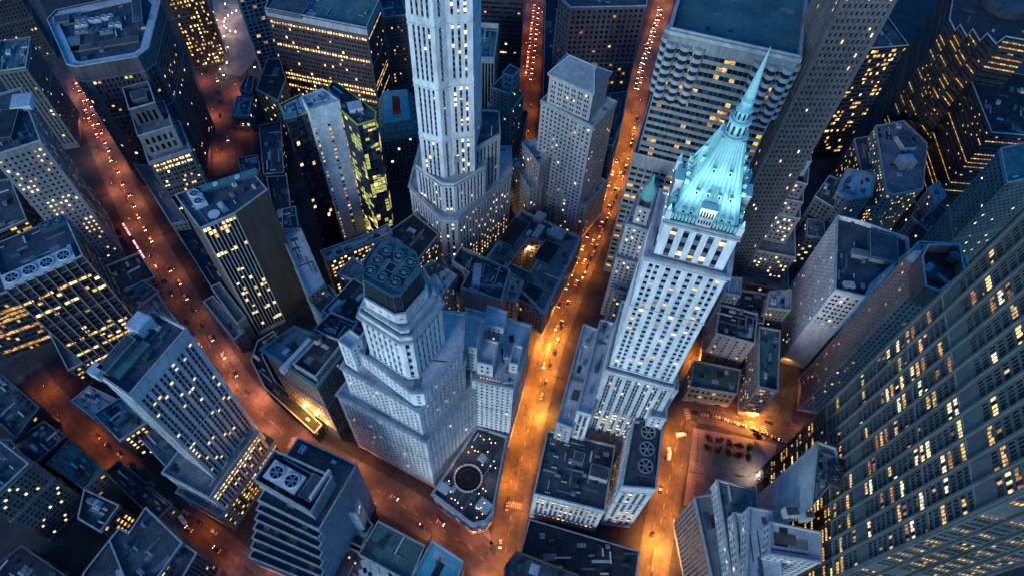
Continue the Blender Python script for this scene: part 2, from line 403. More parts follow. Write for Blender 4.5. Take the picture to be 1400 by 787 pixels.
# ------------------------------------------------------------------ walls
def W(name, c, **k): return mat_stone('wall_' + name, c, **k)
LIME = W('limestone', (.56, .55, .56)); WHITE = W('white_stone', (.70, .69, .70)); PALEG = W('pale_grey', (.36, .37, .39)); GREY = W('grey_stone', (.23, .235, .25))
MIDG = W('mid_grey', (.115, .12, .135)); DARK = W('dark_stone', (.035, .040, .052)); BROWN = W('brown_brick', (.13, .085, .075)); DBROWN = W('dark_brown', (.065, .042, .042))  # DARK kept extra low to carry the shade towards the frame edges
TAN = W('tan_brick', (.30, .22, .15)); BUFF = W('buff_stone', (.42, .37, .33)); PINK = W('pinkish_plaster', (.36, .28, .27)); NAVY = W('navy_metal', (.025, .040, .070), rough=.4)
GREEN = W('green_grey', (.11, .15, .15)); BLACKM = W('black_metal', (.018, .02, .026), rough=.35); BLANK = W('blank_brown_wall', (.105, .078, .062), scale=.03); STEELW = W('steel_facade', (.105, .125, .13), rough=.45)
SPAN = W('spandrel_dark', (.05, .055, .065), rough=.4); SPAN_G = W('spandrel_grey', (.16, .165, .18)); SPAN_B = W('spandrel_brown', (.07, .05, .045)); SHEET = W('pale_netting', (.52, .56, .62), rough=.9, var=.35, scale=.18)
REDB = W('red_brick', (.20, .085, .065)); WTEAL = W('patina_wall', (.13, .22, .22))
BL = []
def add(name, label, poly0, cat='building', group=None):
    b = Bldg(name, label, cat, poly0, group); BL.append(b); return b
def simple(name, label, poly, h, st, wall, span=None, roof='grey', gear=6, cat='building', group=None, **kw):
    b = add(name, label, poly, cat, group); zr = b.tier(poly, 0, h, st, wall, span, roof, **kw)
    if gear: b.scatter(poly, zr, gear)
    b.poly, b.zr = poly, zr
    return b
def rot_of(p0, p1, h): a, b = at(*p0, h), at(*p1, h); return math.atan2(b[1]-a[1], b[0]-a[0])
def mid(*pts): return (sum(p[0] for p in pts)/len(pts), sum(p[1] for p in pts)/len(pts))

# ================================================================== the tower with the green spire
def spire_tower():
    sh = RX((884, 350), (996, 378), 200, 33); seamm = mat_stone('crown_seam', (.17, .40, .42), .7, .2, .3); b = add('spire_tower', 'tall pale limestone tower with a floodlit turquoise pyramid roof and needle spire', sh, 'skyscraper')
    fr = Vector(sh[0])                                     # frame: find the front edge again
    A, B = Vector(at(884, 350, 200)), Vector(at(996, 378, 200)); U = (B-A).normalized(); Nn = Vector((U.y, -U.x)); W_ = (B-A).length
    def L(u, v): p = A+U*u-Nn*v; return (p.x, p.y)        # u along the front, v into the depth
    low = ccw([L(-1.5, -2.5), L(W_+1.5, -2.5), L(W_+1.5, 38), L(-1.5, 38)])
    stp = style('piers', bay=5.0, floor=3.75, v=(.16, .66), rec=.5, sprec=.3, edge=2.2, lit=.16, base=2, top=3, cur=.15, ucols=((.06,.11),(.14,.19),(.27,.33),(.40,.46),(.54,.60),(.67,.73),(.81,.86),(.89,.94)))
    b.tier(low, 0, 112, style('piers', bay=4.6, cols=((.24, .48), (.54, .78)), floor=3.75, v=(.18, .72), rec=.5, sprec=.3, edge=1.5, lit=.22, pat='low', base=40, top=3, pal=(3, 4, 4, 6)), LIME, SPAN_G, 'pale')
    b.tier(sh, 111, 200, stp, WHITE, W('spandrel_pale', (.42, .45, .50)), 'pale', cornice=(1.0, 1.4, 200.4))
    up = offset(sh, -2.3); b.tier(up, 199, 219, style('piers', bay=4.6, cols=((.26, .74),), floor=4.6, v=(.2, .72), rec=.7, sprec=.3, edge=2, lit=.25, base=1, top=3, pal=(3, 4, 6)), WHITE, SPAN_G, 'pale', cornice=(.7, 1.0, 218.4))
    # crown: steep skirt, concave pyramid, lantern, spire
    copper = mat_stone('crown_copper', (.27, .52, .54), .7, .12, .3)
    cu, cv = W_/2, 16.0
    def ring(hw, z, ch=.09): # chamfered square
        c = hw*ch; return [(*L(cu+x, cv+y), z) for x, y in ((-hw+c, -hw), (hw-c, -hw), (hw, -hw+c), (hw, hw-c), (hw-c, hw), (-hw+c, hw), (-hw, hw-c), (-hw, -hw+c))]
    prof = [(11.4, 219), (11.2, 221), (10.0, 225.5), (8.75, 230), (7.5, 234.5), (6.35, 239), (5.3, 243.2), (4.35, 247.3), (3.6, 251)]
    mb = MB()
    for (h0, z0), (h1, z1) in zip(prof, prof[1:]):
        r0, r1 = ring(h0, z0), ring(h1, z1)
        for k in range(8):
            j = (k+1) % 8; mb.quad(r0[k], r0[j], r1[j], r1[k], copper)
    for k in range(8):                                     # standing seams
        pass
    cr = b.part(mb, 'crown_roof')
    mb = MB()
    for k in range(8):
        for t in ([.0, .1, .2, .3, .4, .5, .6, .7, .8, .9] if k % 2 == 0 else [0.0]):
            for (h0, z0), (h1, z1) in zip(prof, prof[1:]):
                r0, r1 = ring(h0+.12, z0), ring(h1+.12, z1); j = (k+1) % 8
                p = Vector(r0[k]).lerp(Vector(r0[j]), t); q = Vector(r1[k]).lerp(Vector(r1[j]), t); mb.bar(p, q, .22, seamm)
    b.part(mb, 'seam', cr)
    def dorm(u, v, z, w, h, axis):                         # dormers
        mb = MB(); x, y = L(cu+u, cv+v); rot = math.atan2(U.y, U.x)+(math.pi/2 if axis else 0); mb.box((x, y, z), (w, 1.3, h), rot, copper)
        s = -1 if (v if not axis else u) < 0 else 1
        uu, vv = (u, v+s*.68) if not axis else (u+s*.68, v); x, y = L(cu+uu, cv+vv); mb.box((x, y, z+.25), (w*.55, .06, h*.65), rot, BLACK); b.part(mb, 'dormer', cr)
    for z, hw, n in ((222.5, 11.4, 7), (230.5, 9.4, 4), (239, 6.6, 2)):
        for i in range(n):
            u = (i-(n-1)/2)*2*hw*.8/max(n, 2)
            if z < 230 and abs(u) < 3: continue
            for s in (-1, 1): dorm(u, s*hw, z, 1.2, 2.0, 0); dorm(s*hw, u, z, 1.2, 2.0, 1)
    mb = MB()
    for i in range(19):
        u = (i-9)*1.2
        for s in (-1, 1):
            for a in (0, 1):
                uu, vv = (u, s*12.1) if not a else (s*12.1, u); x, y = L(cu+uu, cv+vv); mb.box((x, y, 219), (.75, .75, 2.4), math.atan2(U.y, U.x), copper); mb.cyl((x, y, 221.4), .42, .02, .9, copper, 6)
    b.part(mb, 'crenellation', cr)
    # gabled pavilions breaking the eaves on each side
    for side in range(4):
        mb = MB(); rot = math.atan2(U.y, U.x)+side*math.pi/2; d = 11.5; dx, dy = ((0, -d), (d, 0), (0, d), (-d, 0))[side]; x, y = L(cu+dx, cv+dy)
        mb.box((x, y, 213), (5.2, 2.6, 14.6), rot, LIME); mb.box((x, y, 227.6), (5.7, 3.1, .6), rot, copper)
        ox, oy = ((0, -1.34), (1.34, 0), (0, 1.34), (-1.34, 0))[side]
        for i in range(5):
            for zz, hh in ((213.8, 1.6), (217.2, 1.6), (220.4, 1.6), (223.6, 2.8)):
                t = (i-2)*.94; tx, ty = (t, 0) if side % 2 == 0 else (0, t); p, q = L(cu+dx+ox+tx, cv+dy+oy+ty); mb.box((p, q, zz), (.52, .06, hh), rot, BLACK if zz > 216 else W_MD)
        b.part(mb, 'gable_pavilion')
    # corner obelisks of the top stage
    for su in (-1, 1):
        for sv in (-1, 1):
            mb = MB(); x, y = L(cu+su*12.3, cv+sv*12.3); mb.box((x, y, 217), (2.0, 2.0, 6), math.atan2(U.y, U.x), WHITE); mb.cyl((x, y, 223), 1.0, .1, 3.0, copper, 8); b.part(mb, 'corner_pinnacle')
    mb = MB(); x, y = L(cu, cv)
    for r0, r1, z, h in ((4.6, 4.2, 250.6, .9), (3.3, 3.1, 251.5, 5.0), (3.7, 3.4, 256.5, .7), (2.5, 2.3, 257.2, 3.6), (2.8, 1.9, 260.8, .8), (1.9, 1.8, 261.6, 2.6), (2.2, 1.8, 264.2, .5), (1.7, .05, 264.7, 18.2)): mb.cyl((x, y, z), r0, r1, h, copper, 10)
    for k in range(10):
        a = k*math.pi/5+.31; mb.box((x+math.cos(a)*3.13, y+math.sin(a)*3.13, 252.2), (.14, .8, 3.2), a, BLACK); mb.box((x+math.cos(a)*2.36, y+math.sin(a)*2.36, 257.9), (.14, .55, 2.2), a, BLACK)
    b.part(mb, 'lantern_spire')
    # floodlights standing on the setback round the crown
    fl = mat_emit('floodlight_lens', (.55, .95, 1.0), 6, False)
    for i, (u, v) in enumerate(((-5, -13.2), (5, -13.2), (10, -13.2), (-10, -13.2), (13.2, -7), (13.2, 5), (-13.2, -7), (-13.2, 5), (-6, 13.2), (6, 13.2), (0, -13.2), (13.2, -1), (-13.2, -1), (13.2, -12), (-13.2, -12), (-13.2, 11), (13.2, 11))):
        x, y = L(cu+u, cv+v); mb = MB(); mb.box((x, y, 217.6), (.7, .5, .5), 0, DARKM, fl); f = b.part(mb, 'floodlight')
        ld = bpy.data.lights.new('floodlight', 'SPOT'); ld.energy = FLOOD; ld.color = (.66, .95, 1.0); ld.spot_size = math.radians(84); ld.spot_blend = 1.0; ld.shadow_soft_size = .3
        o = bpy.data.objects.new('floodlight_beam', ld); COL.objects.link(o); o.parent = b.root
        ox, oy = L(cu+u*1.55, cv+v*1.55); tx, ty = L(cu+u*.35, cv+v*.35); o.location = (ox-b.o[0], oy-b.o[1], 220); d = Vector((tx-ox, ty-oy, 256-221)); o.rotation_euler = d.to_track_quat('-Z', 'Y').to_euler()
    # wings below
    wing = ccw([L(-17.5, -15), L(-9, -16), L(-9, 46), L(-17.5, 47)]); zr = b.tier(wing, 0, 66, style('small', lit=.2, base=8, top=3), PALEG, roof='pale'); b.scatter(wing, zr, 5)
    wing2 = ccw([L(-9, -12), L(-1.5, -12), L(-1.5, 44), L(-9, 44)]); zr = b.tier(wing2, 0, 80, style('piers', bay=2.6, lit=.2, base=20, top=3, floor=3.75), LIME, SPAN_G, 'pale'); b.scatter(wing2, zr, 3)
    fm = RX((730, 674), (827, 698), 45, 36); zr = b.tier(fm, 0, 45, style('piers', bay=2.7, floor=3.6, lit=.3, pat='rows', base=7, top=4, pal=(3, 4, 5, 8)), LIME, SPAN_G, 'dark')
    b.hut(mid(at(815, 640, 45), at(822, 655, 45)), (10, 7, 5), math.atan2(U.y, U.x), zr, PALEG, 'dark'); b.hut(at(790, 628, 45), (6, 6, 6), math.atan2(U.y, U.x), zr, TEALM, 'dark'); b.scatter(fm, zr, 16, big=.8)
    fw = PX([(850, 664), (897, 668), (907, 572), (866, 576)], 72); zr = b.tier(fw, 0, 72, style('piers', bay=3.2, floor=3.7, lit=.34, pat='low', base=6, top=8, pal=(3, 4, 4, 8)), LIME, SPAN_G, 'dark')
    rr = rot_of((882, 590), (877, 650), 72)
    b.fans(at(885, 612, 74), rr, 3, 1, 9.0, zr, DARKM, 2.0, ring=STEEL)
    for p in ((915, 520), (905, 548)):
        hp = at(*p, 95); q = [(hp[0]-4, hp[1]-4), (hp[0]+4, hp[1]-5), (hp[0]+5, hp[1]+4), (hp[0]-3, hp[1]+5)]; b.tier(q, 0, 95 if p[1] < 540 else 86, style('small', lit=.1, base=60), LIME, roof='pale')
    b.finish()
FLOOD = 6800

# ================================================================== stepped pale block with a crown of fans
def fan_crown_block():
    P_ = [(-86.5, 143.5), (-37.5, 121.0), (-15.5, 151.5), (-18, 172), (-62, 190)]
    b = add('stepped_block', 'big stepped white stone building with dark cooling fan box on top, by the crossing', P_, 'building')
    st = style('small', bay=2.9, floor=3.7, cols=((.29, .71),), v=(.24, .72), rec=.22, lit=.03, base=14, top=2, edge=1.4, pal=(3, 4, 6))
    b.tier(P_, 0, 74, st, LIME, LIME, 'pale', cornice=(.8, 1.0, 74.2))
    p2 = [(-79.5, 145.0), (-39.5, 125.0), (-20.5, 151.0), (-22, 172), (-64, 184)]; zr = b.tier(p2, 73, 103, style('small', bay=2.9, floor=3.7, cols=((.29, .71),), v=(.24, .72), lit=.03, base=2, top=2, rec=.22), LIME, LIME, 'pale', cornice=(.9, 1.0, 103.2))
    p3 = [(-69, 146.8), (-42, 127.8), (-36.6, 128.3), (-21.3, 151.5), (-22.5, 171), (-62, 172)]; b.tier(p3, 102, 117, style('small', bay=2.9, floor=3.7, cols=((.29, .71),), v=(.24, .72), lit=.03, base=2, top=3, rec=.22), WHITE, WHITE, 'pale', cornice=(.7, 1.0, 117.2))
    tu = [(-77.5, 147), (-71, 143), (-67, 149), (-73, 153)]; b.tier(tu, 102, 126, style('small', lit=0, base=3, top=3), WHITE, WHITE, 'pale')
    top = [at(490, 425, 155), at(546, 461, 155), at(563, 459, 155), at(603, 409, 155)]; d = Vector(top[0])-Vector(top[1]); e = Vector(top[3])-Vector(top[2])
    # ornate colonnaded block, octagonal
    p4 = ccw([top[0], top[1], top[2], top[3], tuple(Vector(top[3])+Vector((-3, 7))), tuple(Vector(top[3])+d*.95+Vector((-2, 8))), tuple(Vector(top[0])+Vector((1, 6)))])
    b.tier(p4, 116, 155, style('piers', bay=3.0, floor=5.6, cols=((.26, .72),), v=(.16, .74), rec=.7, sprec=.45, edge=1.6, lit=.02, base=2, top=6), WHITE, LIME, 'pale', cornice=(1.3, 1.6, 152.0))
    p4b = offset(p4, -2.0); b.tier(p4b, 154, 158.5, style('small', lit=0, base=1, top=1), WHITE, WHITE, 'pale', cornice=(.8, .8, 158.6))
    pb = ccw([at(503, 408.5, 163), at(541.5, 430, 163), at(553, 428.5, 163), at(580, 397, 163), at(572, 372, 163), at(540, 352, 163), at(523, 356, 163), at(502, 386, 163)])
    p5 = offset(pb, 1.3); b.tier(p5, 157, 165.5, style('small', bay=4, floor=6, v=(.35, .55), lit=0, base=2, top=2), WHITE, WHITE, 'pale')
    louv = W('louvred_screen', (.045, .06, .07), rough=.5)
    b.tier(pb, 164, 177, style('strips', bay=.9, cols=((.3, .9),), floor=11.5, v=(.02, .98), rec=.25, sprec=.0, base=.4, top=.6, lit=0, edge=.3), louv, louv, 'teal', par=.8, parmat=TEALM)
    c = mid(*pb); rot = rot_of((501, 387), (538, 405), 177)
    mb = MB(); ca, sa = math.cos(rot), math.sin(rot)
    for i, (x, y) in enumerate(((-5.8, -5.6), (0, -6.0), (5.8, -5.6), (6.2, 0), (5.8, 5.6), (0, 6.0), (-5.8, 5.6), (-6.2, 0))):
        fx, fy = c[0]+x*ca-y*sa, c[1]+x*sa+y*ca; mb = MB(); mb.tube((fx, fy, 176.2), 2.35, 2.0, 1.1, TEALM, 20); mb.cyl((fx, fy, 176.25), 2.0, 2.0, .05, BLACK, 20); mb.cyl((fx, fy, 176.3), .6, .5, .9, STEEL, 10)
        for k in range(8): t = k*math.pi/4; mb.bar((fx+math.cos(t)*.5, fy+math.sin(t)*.5, 176.8), (fx+math.cos(t)*2, fy+math.sin(t)*2, 176.8), .3, STEEL)
        b.part(mb, 'cooling_fan')
    mb = MB(); mb.box((c[0], c[1], 176.2), (4.4, 4.4, .3), rot, STEEL); mb.box((c[0], c[1], 176.51), (3.4, 3.4, .05), rot, BLACK); b.part(mb, 'hatch')
    # wing behind the low corner building
    wg = [(-17.5, 152.2), (4.0, 148.5), (11.5, 186), (-24, 194)]; wst = style('small', bay=2.9, floor=3.7, cols=((.29, .71),), v=(.24, .72), rec=.22, lit=.035, base=14, top=2)
    zr = b.tier(wg, 0, 84, wst, LIME, LIME, 'pale', cornice=(.7, .9, 84.2)); b.scatter(wg, zr, 7)
    for q, h in (([(-15, 156), (-7, 154.5), (-5, 168), (-14, 170)], 96), ([(-13, 176), (-3, 174), (-1.5, 184), (-12, 187)], 100), ([(1, 158), (5.5, 157.5), (7.5, 168), (3, 169)], 93), ([(-22.0, 158), (-15.2, 157), (-13, 173), (-22, 175)], 108)):
        zr = b.tier(q, 83, h, style('small', lit=.02, base=2, top=2), LIME, LIME, 'pale'); 
    mb = MB()
    for i in range(9): mb.cyl((-13+i*1.6, 153.3-i*.25, 84.3), .18, .18, .4, W_BR, 6)
    b.part(mb, 'roof_lamp')
    b.finish()

# ================================================================== low corner building with a roof terrace and round skylight
def corner_bank():
    P_ = PX([(592, 674), (646, 715), (664, 711), (673, 699), (693, 596), (652.6, 583)], 24)
    b = add('corner_bank', 'low chamfered stone corner building, its roof terrace strung with lights round a circular skylight', P_, 'building')
    zr = b.tier(P_, 0, 24, style('punched', bay=6.5, floor=9.0, cols=((.28, .72),), v=(.2, .8), rec=1.0, lit=.25, base=3, top=4), PALEG, PALEG, 'dark', par=1.6, cornice=(1.1, 1.2, 23.2))
    c = at(640, 652, 24); mb = MB(); mb.tube((c[0], c[1], zr), 8.2, 7.2, .9, PALEG, 40); mb.cyl((c[0], c[1], zr+.01), 7.2, 7.2, .05, BLACK, 40); mb.tube((c[0], c[1], zr), 5.2, 4.9, .5, DARKM, 32)
    for k in range(12): t = k*math.pi/6; mb.bar((c[0], c[1], zr+.5), (c[0]+7.3*math.cos(t), c[1]+7.3*math.sin(t), zr+.5), .12, DARKM)
    sk = b.part(mb, 'round_skylight')
    bulb = mat_emit('terrace_bulb', (1, .50, .28), 3.2, False)
    bulb2 = mat_emit('skylight_bulb', (1, .50, .28), 1.3, False)
    for k in range(26):
        t = k*2*math.pi/26; mb = MB(); mb.cyl((c[0]+7.7*math.cos(t), c[1]+7.7*math.sin(t), zr+.9), .11, .11, .25, bulb2, 6); b.part(mb, 'lamp', sk)
    r = random.Random(3); inn = offset(P_, -2.5); n = 0
    while n < 34:
        x, y = r.uniform(-36, 4), r.uniform(96, 151)
        if not inside((x, y), inn) or (x-c[0])**2+(y-c[1])**2 < 100: continue
        n += 1; mb = MB(); mb.cyl((x, y, zr), .08, .08, 1.0, DARKM, 6); mb.cyl((x, y, zr+1.0), .24, .24, .35, bulb, 6); b.part(mb, 'terrace_lamp')
    for p, s, h in (((660, 625), (4.6, 4.2), 1.6), ((607, 667), (6, 5), 2.2), ((662, 690), (8, 6.5), 1.2)):
        x, y = at(*p, 24); mb = MB(); mb.box((x, y, zr), (*s, h), rot_of((592, 674), (646, 715), 24), PALEG, ROOFS['pale']); b.part(mb, 'roof_hut')
    b.scatter(P_, zr, 6, avoid=[[(c[0]-9, c[1]-9), (c[0]+9, c[1]-9), (c[0]+9, c[1]+9), (c[0]-9, c[1]+9)]])
    for t in range(3):
        x, y = at(*[(622, 640), (640, 615), (668, 655)][t], 24); l = bpy.data.lights.new('terrace_glow', 'POINT'); l.energy = 120; l.color = (1, .5, .28); l.shadow_soft_size = .4; o = bpy.data.objects.new('terrace_glow', l); COL.objects.link(o); o.parent = b.root; o.location = (x-b.o[0], y-b.o[1], 26)
    b.finish()

# ================================================================== white octagonal tower
def white_tower():
    h = 206; pts = [at(553.5, 0, h), at(592, 9, h), at(608, 3, h), at(646, 0, h)]
    A = Vector(pts[0]); sh = [tuple(A), pts[1], pts[2], pts[3], (pts[3][0]+2, pts[3][1]+26), (pts[3][0]-6, pts[3][1]+33), (A.x+9, A.y+38), (A.x-1, A.y+28)]; sh = ccw(sh)
    b = add('white_tower', 'slender white stone tower with chamfered corners rising beyond the frame from a stepped base', sh, 'skyscraper')
    s1 = style('piers', bay=2.35, floor=3.7, cols=((.26, .72),), v=(.16, .76), rec=.5, sprec=.32, edge=1.8, lit=.06, base=1, top=4, pal=(3, 4, 6))
    s2 = dict(s1, lit=.42, bay=2.9, cols=((.22, .62),)); s3 = dict(s1, cols=((.3, .62),), sprec=.0, bay=4, lit=.05, v=(.2, .55))
    def seg(z0, z1, last=False):
        n = len(sh); idx = {}
        for i in range(n):
            a, c = sh[i], sh[(i+1) % n]
            if abs(a[0]-pts[1][0]) < .01 and abs(c[0]-pts[2][0]) < .01: idx[i] = s3
            if abs(a[0]-pts[2][0]) < .01 and abs(c[0]-pts[3][0]) < .01: idx[i] = s2
        b.tier(sh, z0, z1, s1, WHITE, SPAN_G, 'pale', roofless=not last, styles=idx)
    for z0, z1 in ((85, 122), (122, 160), (160, 198), (198, 236)): seg(z0, z1, z1 == 236)
    for z in (122, 160, 198):
        o = offset(sh, .25); mb = MB()
        for i in range(len(sh)):
            j = (i+1) % len(sh); mb.quad((*o[i], z-1.6), (*o[j], z-1.6), (*o[j], z+.8), (*o[i], z+.8), WHITE); mb.quad((*o[i], z+.8), (*o[j], z+.8), (*sh[j], z+.8), (*sh[i], z+.8), WHITE)
        b.part(mb, 'string_course')
    x0, y0 = pts[1]
    t1 = ccw([(x0-19, y0+9), (x0-1, y0-4.5), (x0+6, y0-4), (x0+24, y0+12), (x0+22, y0+44), (x0-18, y0+44)])
    b.tier(t1, 62, 90, style('piers', bay=2.6, floor=3.8, lit=.1, base=1, top=4, sprec=.3, rec=.5), WHITE, SPAN_G, 'pale', cornice=(.5, .8, 88))
    t1b = ccw([(x0+6, y0+2), (x0+32, y0+26), (x0+30, y0+46), (x0+4, y0+46)]); zr = b.tier(t1b, 62, 104, style('piers', bay=2.8, floor=3.8, lit=.12, base=1, top=4), LIME, SPAN_G, 'dark'); b.scatter(t1b, zr, 3)
    t2 = ccw([(x0-26, y0+15), (x0-2, y0-10), (x0+8, y0-9.5), (x0+40, y0+32), (x0+38, y0+56), (x0-24, y0+52)])
    b.tier(t2, 0, 64, style('piers', bay=2.9, floor=3.9, cols=((.3, .72),), lit=.32, pat='low', base=2, top=6, sprec=.3, rec=.5, pal=(3, 4, 4, 6)), LIME, SPAN_G, 'pale', cornice=(.9, 1.2, 63.5))
    b.finish()

# ================================================================== great slab at the photograph's edge
def steel_slab():
    A, B = Vector((157.0, 144.0)), Vector((144.4, 65.0)); u = (B-A).normalized(); nrm = Vector((-u.y, u.x)); C = B+nrm*34; D = A+nrm*34
    P_ = ccw([tuple(A), tuple(B), tuple(C), tuple(D)])
    b = add('steel_slab_tower', 'huge grey steel office slab of gridded windows, dark and gold lit near its foot', P_, 'skyscraper')
    lo = style('grid', bay=7.9, floor=3.86, cols=tuple((.11+.158*i, .246+.158*i) for i in range(5)), v=(.18, .86), rec=.3, edge=.01, lit=.34, pat='random', base=6, top=1, pal=(3, 4, 4, 8, 8, 9), cur=.1, grp=True)
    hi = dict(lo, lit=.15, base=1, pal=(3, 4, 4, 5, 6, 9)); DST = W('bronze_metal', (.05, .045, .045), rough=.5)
    bl = dict(lo, base=50)
    i2 = [i for i in range(4) if (Vector(P_[i])-B).length+(Vector(P_[(i+1) % 4])-C).length < .1 or (Vector(P_[i])-C).length+(Vector(P_[(i+1) % 4])-B).length < .1]
    lo['lit'] = .46; hi['lit'] = .30; hi['pal'] = (3, 4, 4, 5, 5, 9, 6)
    ss = {i: dict(hi, grp=False, pat='rows', lit=.42, base=1, pal=(4, 4, 5, 8)) for i in i2}
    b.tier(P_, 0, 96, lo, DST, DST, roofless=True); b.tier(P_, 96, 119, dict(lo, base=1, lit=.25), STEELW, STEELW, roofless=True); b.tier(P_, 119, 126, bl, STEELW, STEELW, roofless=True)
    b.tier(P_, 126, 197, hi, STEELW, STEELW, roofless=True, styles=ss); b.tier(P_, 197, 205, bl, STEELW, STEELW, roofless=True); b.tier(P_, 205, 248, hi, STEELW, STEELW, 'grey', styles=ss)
    for p, q, n in ((A, B, 10), (B, C, 4)):
        d = (q-p).normalized(); nn = Vector((-d.y, d.x)); nn = -nn if nn.dot((p+q)/2-Vector((168, 100))) < 0 else nn; L = (q-p).length
        for i in range(n+1):
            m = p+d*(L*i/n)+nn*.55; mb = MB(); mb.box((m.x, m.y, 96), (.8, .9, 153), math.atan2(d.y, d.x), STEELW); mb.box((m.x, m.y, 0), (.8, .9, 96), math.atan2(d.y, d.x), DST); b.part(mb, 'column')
    b.finish()
spire_tower(); fan_crown_block(); corner_bank(); white_tower(); steel_slab()

# ---------------------------------------------------------------- north side of the frame, far end
def octagon():
    P_ = PX([(64, 27), (76, 14), (205, -14), (219, 2), (203, 66), (188, 77), (105, 91), (91, 88)], 114)
    b = add('octagonal_office_block', 'dark eight-sided office block whose pale-rimmed roof holds rows of machinery', P_)
    zr = b.tier(P_, 0, 114, style('small', bay=2.8, floor=3.8, cols=((.2, .8),), v=(.25, .75), lit=.07, pat='rows', top=12, edge=3, pal=(3, 4, 4)), W('dusk_brown', (.085, .075, .085)), SPAN, 'dark', par=2.5)
    inn = offset(P_, -5.5); mb = MB(); n = len(inn); o = offset(P_, -.6)
    for i in range(n): j = (i+1) % n; mb.quad((*o[i], zr+1.6), (*o[j], zr+1.6), (*inn[j], zr+1.6), (*inn[i], zr+1.6), ROOFS['pale']); mb.quad((*inn[i], zr+1.6), (*inn[j], zr+1.6), (*inn[j], zr), (*inn[i], zr), PALEG)
    b.part(mb, 'roof_walk')
    rot = rot_of((105, 91), (188, 77), 114)
    for px in ((112, 28), (112, 36), (112, 44), (158, 28), (158, 36), (130, 29), (130, 43), (147, 25), (146, 44)):
        b.fans(at(*px, 112), rot, 2, 1, 3.6, zr, r_choice((PALE, STEEL, TEALM)), 1.8)
    b.hut(at(86, 30, 112), (9, 8, 3), rot, zr, MIDG, 'dark'); b.hut(at(190, 20, 112), (6, 26, 4), rot, zr, DARK, 'dark'); b.hut(at(140, 62, 112), (44, 6, 1.2), rot, zr, MIDG, 'brown'); b.hut(at(98, 62, 112), (10, 16, 1.2), rot, zr, GREY, 'grey')
    b.scatter(inn, zr, 12, big=.8)
    b.finish()
def r_choice(x): return R_.choice(x)
octagon()
simple('dark_corner_block', 'dark block with a teal flat roof at the very corner, beside the narrow lamp-lit lane', RX((-8, 98), (35, 92), 77, 34), 77, style('small', lit=.06, top=3), MIDG, SPAN, 'teal', 7).finish()
b = simple('long_slab_office', 'long grey slab office with hundreds of small windows, many lit, along the reddish avenue', PX([(-14, 214), (55, 192), (28, 120), (-42, 140)], 112), 112, style('small', bay=2.9, floor=3.75, cols=((.2, .62),), v=(.25, .72), lit=.30, pat='clump', top=4, pal=(3, 4, 4, 6)), GREY, GREY, 'dark', 6)
b.hut(at(32, 142, 112), (11, 12, 4), .3, b.zr, PALE, 'pale'); b.hut(at(10, 172, 112), (10, 24, 3), .25, b.zr, DARK, 'tar'); b.finish()
b = simple('fan_row_office', 'dark office block with a row of four white cooling fans along its roof edge', RX((7, 395), (113, 349), 104, 32), 104, style('ribbon', bay=2.4, floor=4.0, lit=.24, pat='rows', top=6, pal=(3, 4, 4, 6), v=(.3, .9)), DARK, SPAN, 'dark', 6)
rt = rot_of((7, 395), (113, 349), 104)
b.fans(at(52, 364, 105), rt, 4, 1, 8.4, b.zr, PALE, 2.0); b.fans(at(70, 305, 105), rt, 2, 1, 6, b.zr, TEALM, 2.0)
for i in range(9):
    x0, y0 = at(7+(113-7)*i/8, 395+(349-395)*i/8, 104); mb = MB(); nn = (math.sin(rt), -math.cos(rt)); mb.box((x0+nn[0]*.25, y0+nn[1]*.25, 18), (.6, .9, 86.2), rt, GREY); b.part(mb, 'pier')
pod = RX((93, 506), (176, 461), 24, 34); zr = b.tier(pod, 0, 24, style('pairs', floor=4.2, lit=.5, base=5, pal=(3, 4, 4)), MIDG, SPAN, 'grey'); b.finish()
simple('gold_lit_office', 'office block glowing gold behind glass at the edge of frame, above the dim side street', RX((-70, 425), (10, 398), 60, 34), 60, style('curtain', bay=1.7, lit=.6, pat='rows', pal=(4, 5, 8, 8), v=(.25, .9), base=3), DARK, SPAN, 'dark', 4).finish()
for i, (p, h, lab, rf) in enumerate((([(163, 405), (195, 383), (217, 398), (186, 422)], 18, 'small low building with a stone-edged roof box beside the red avenue', 'grey'), ([(185, 424), (214, 400), (243, 440), (219, 452)], 20, 'low plain flat-roofed building tucked behind the pale avenue tower', 'grey'), ([(140, 365), (190, 345), (212, 378), (160, 400)], 16, 'low dark building at the foot of the long slab office', 'tar'))):
    simple('low_building', lab, PX(p, h), h, style('punched', lit=.3), GREY, None, rf, 3).finish()

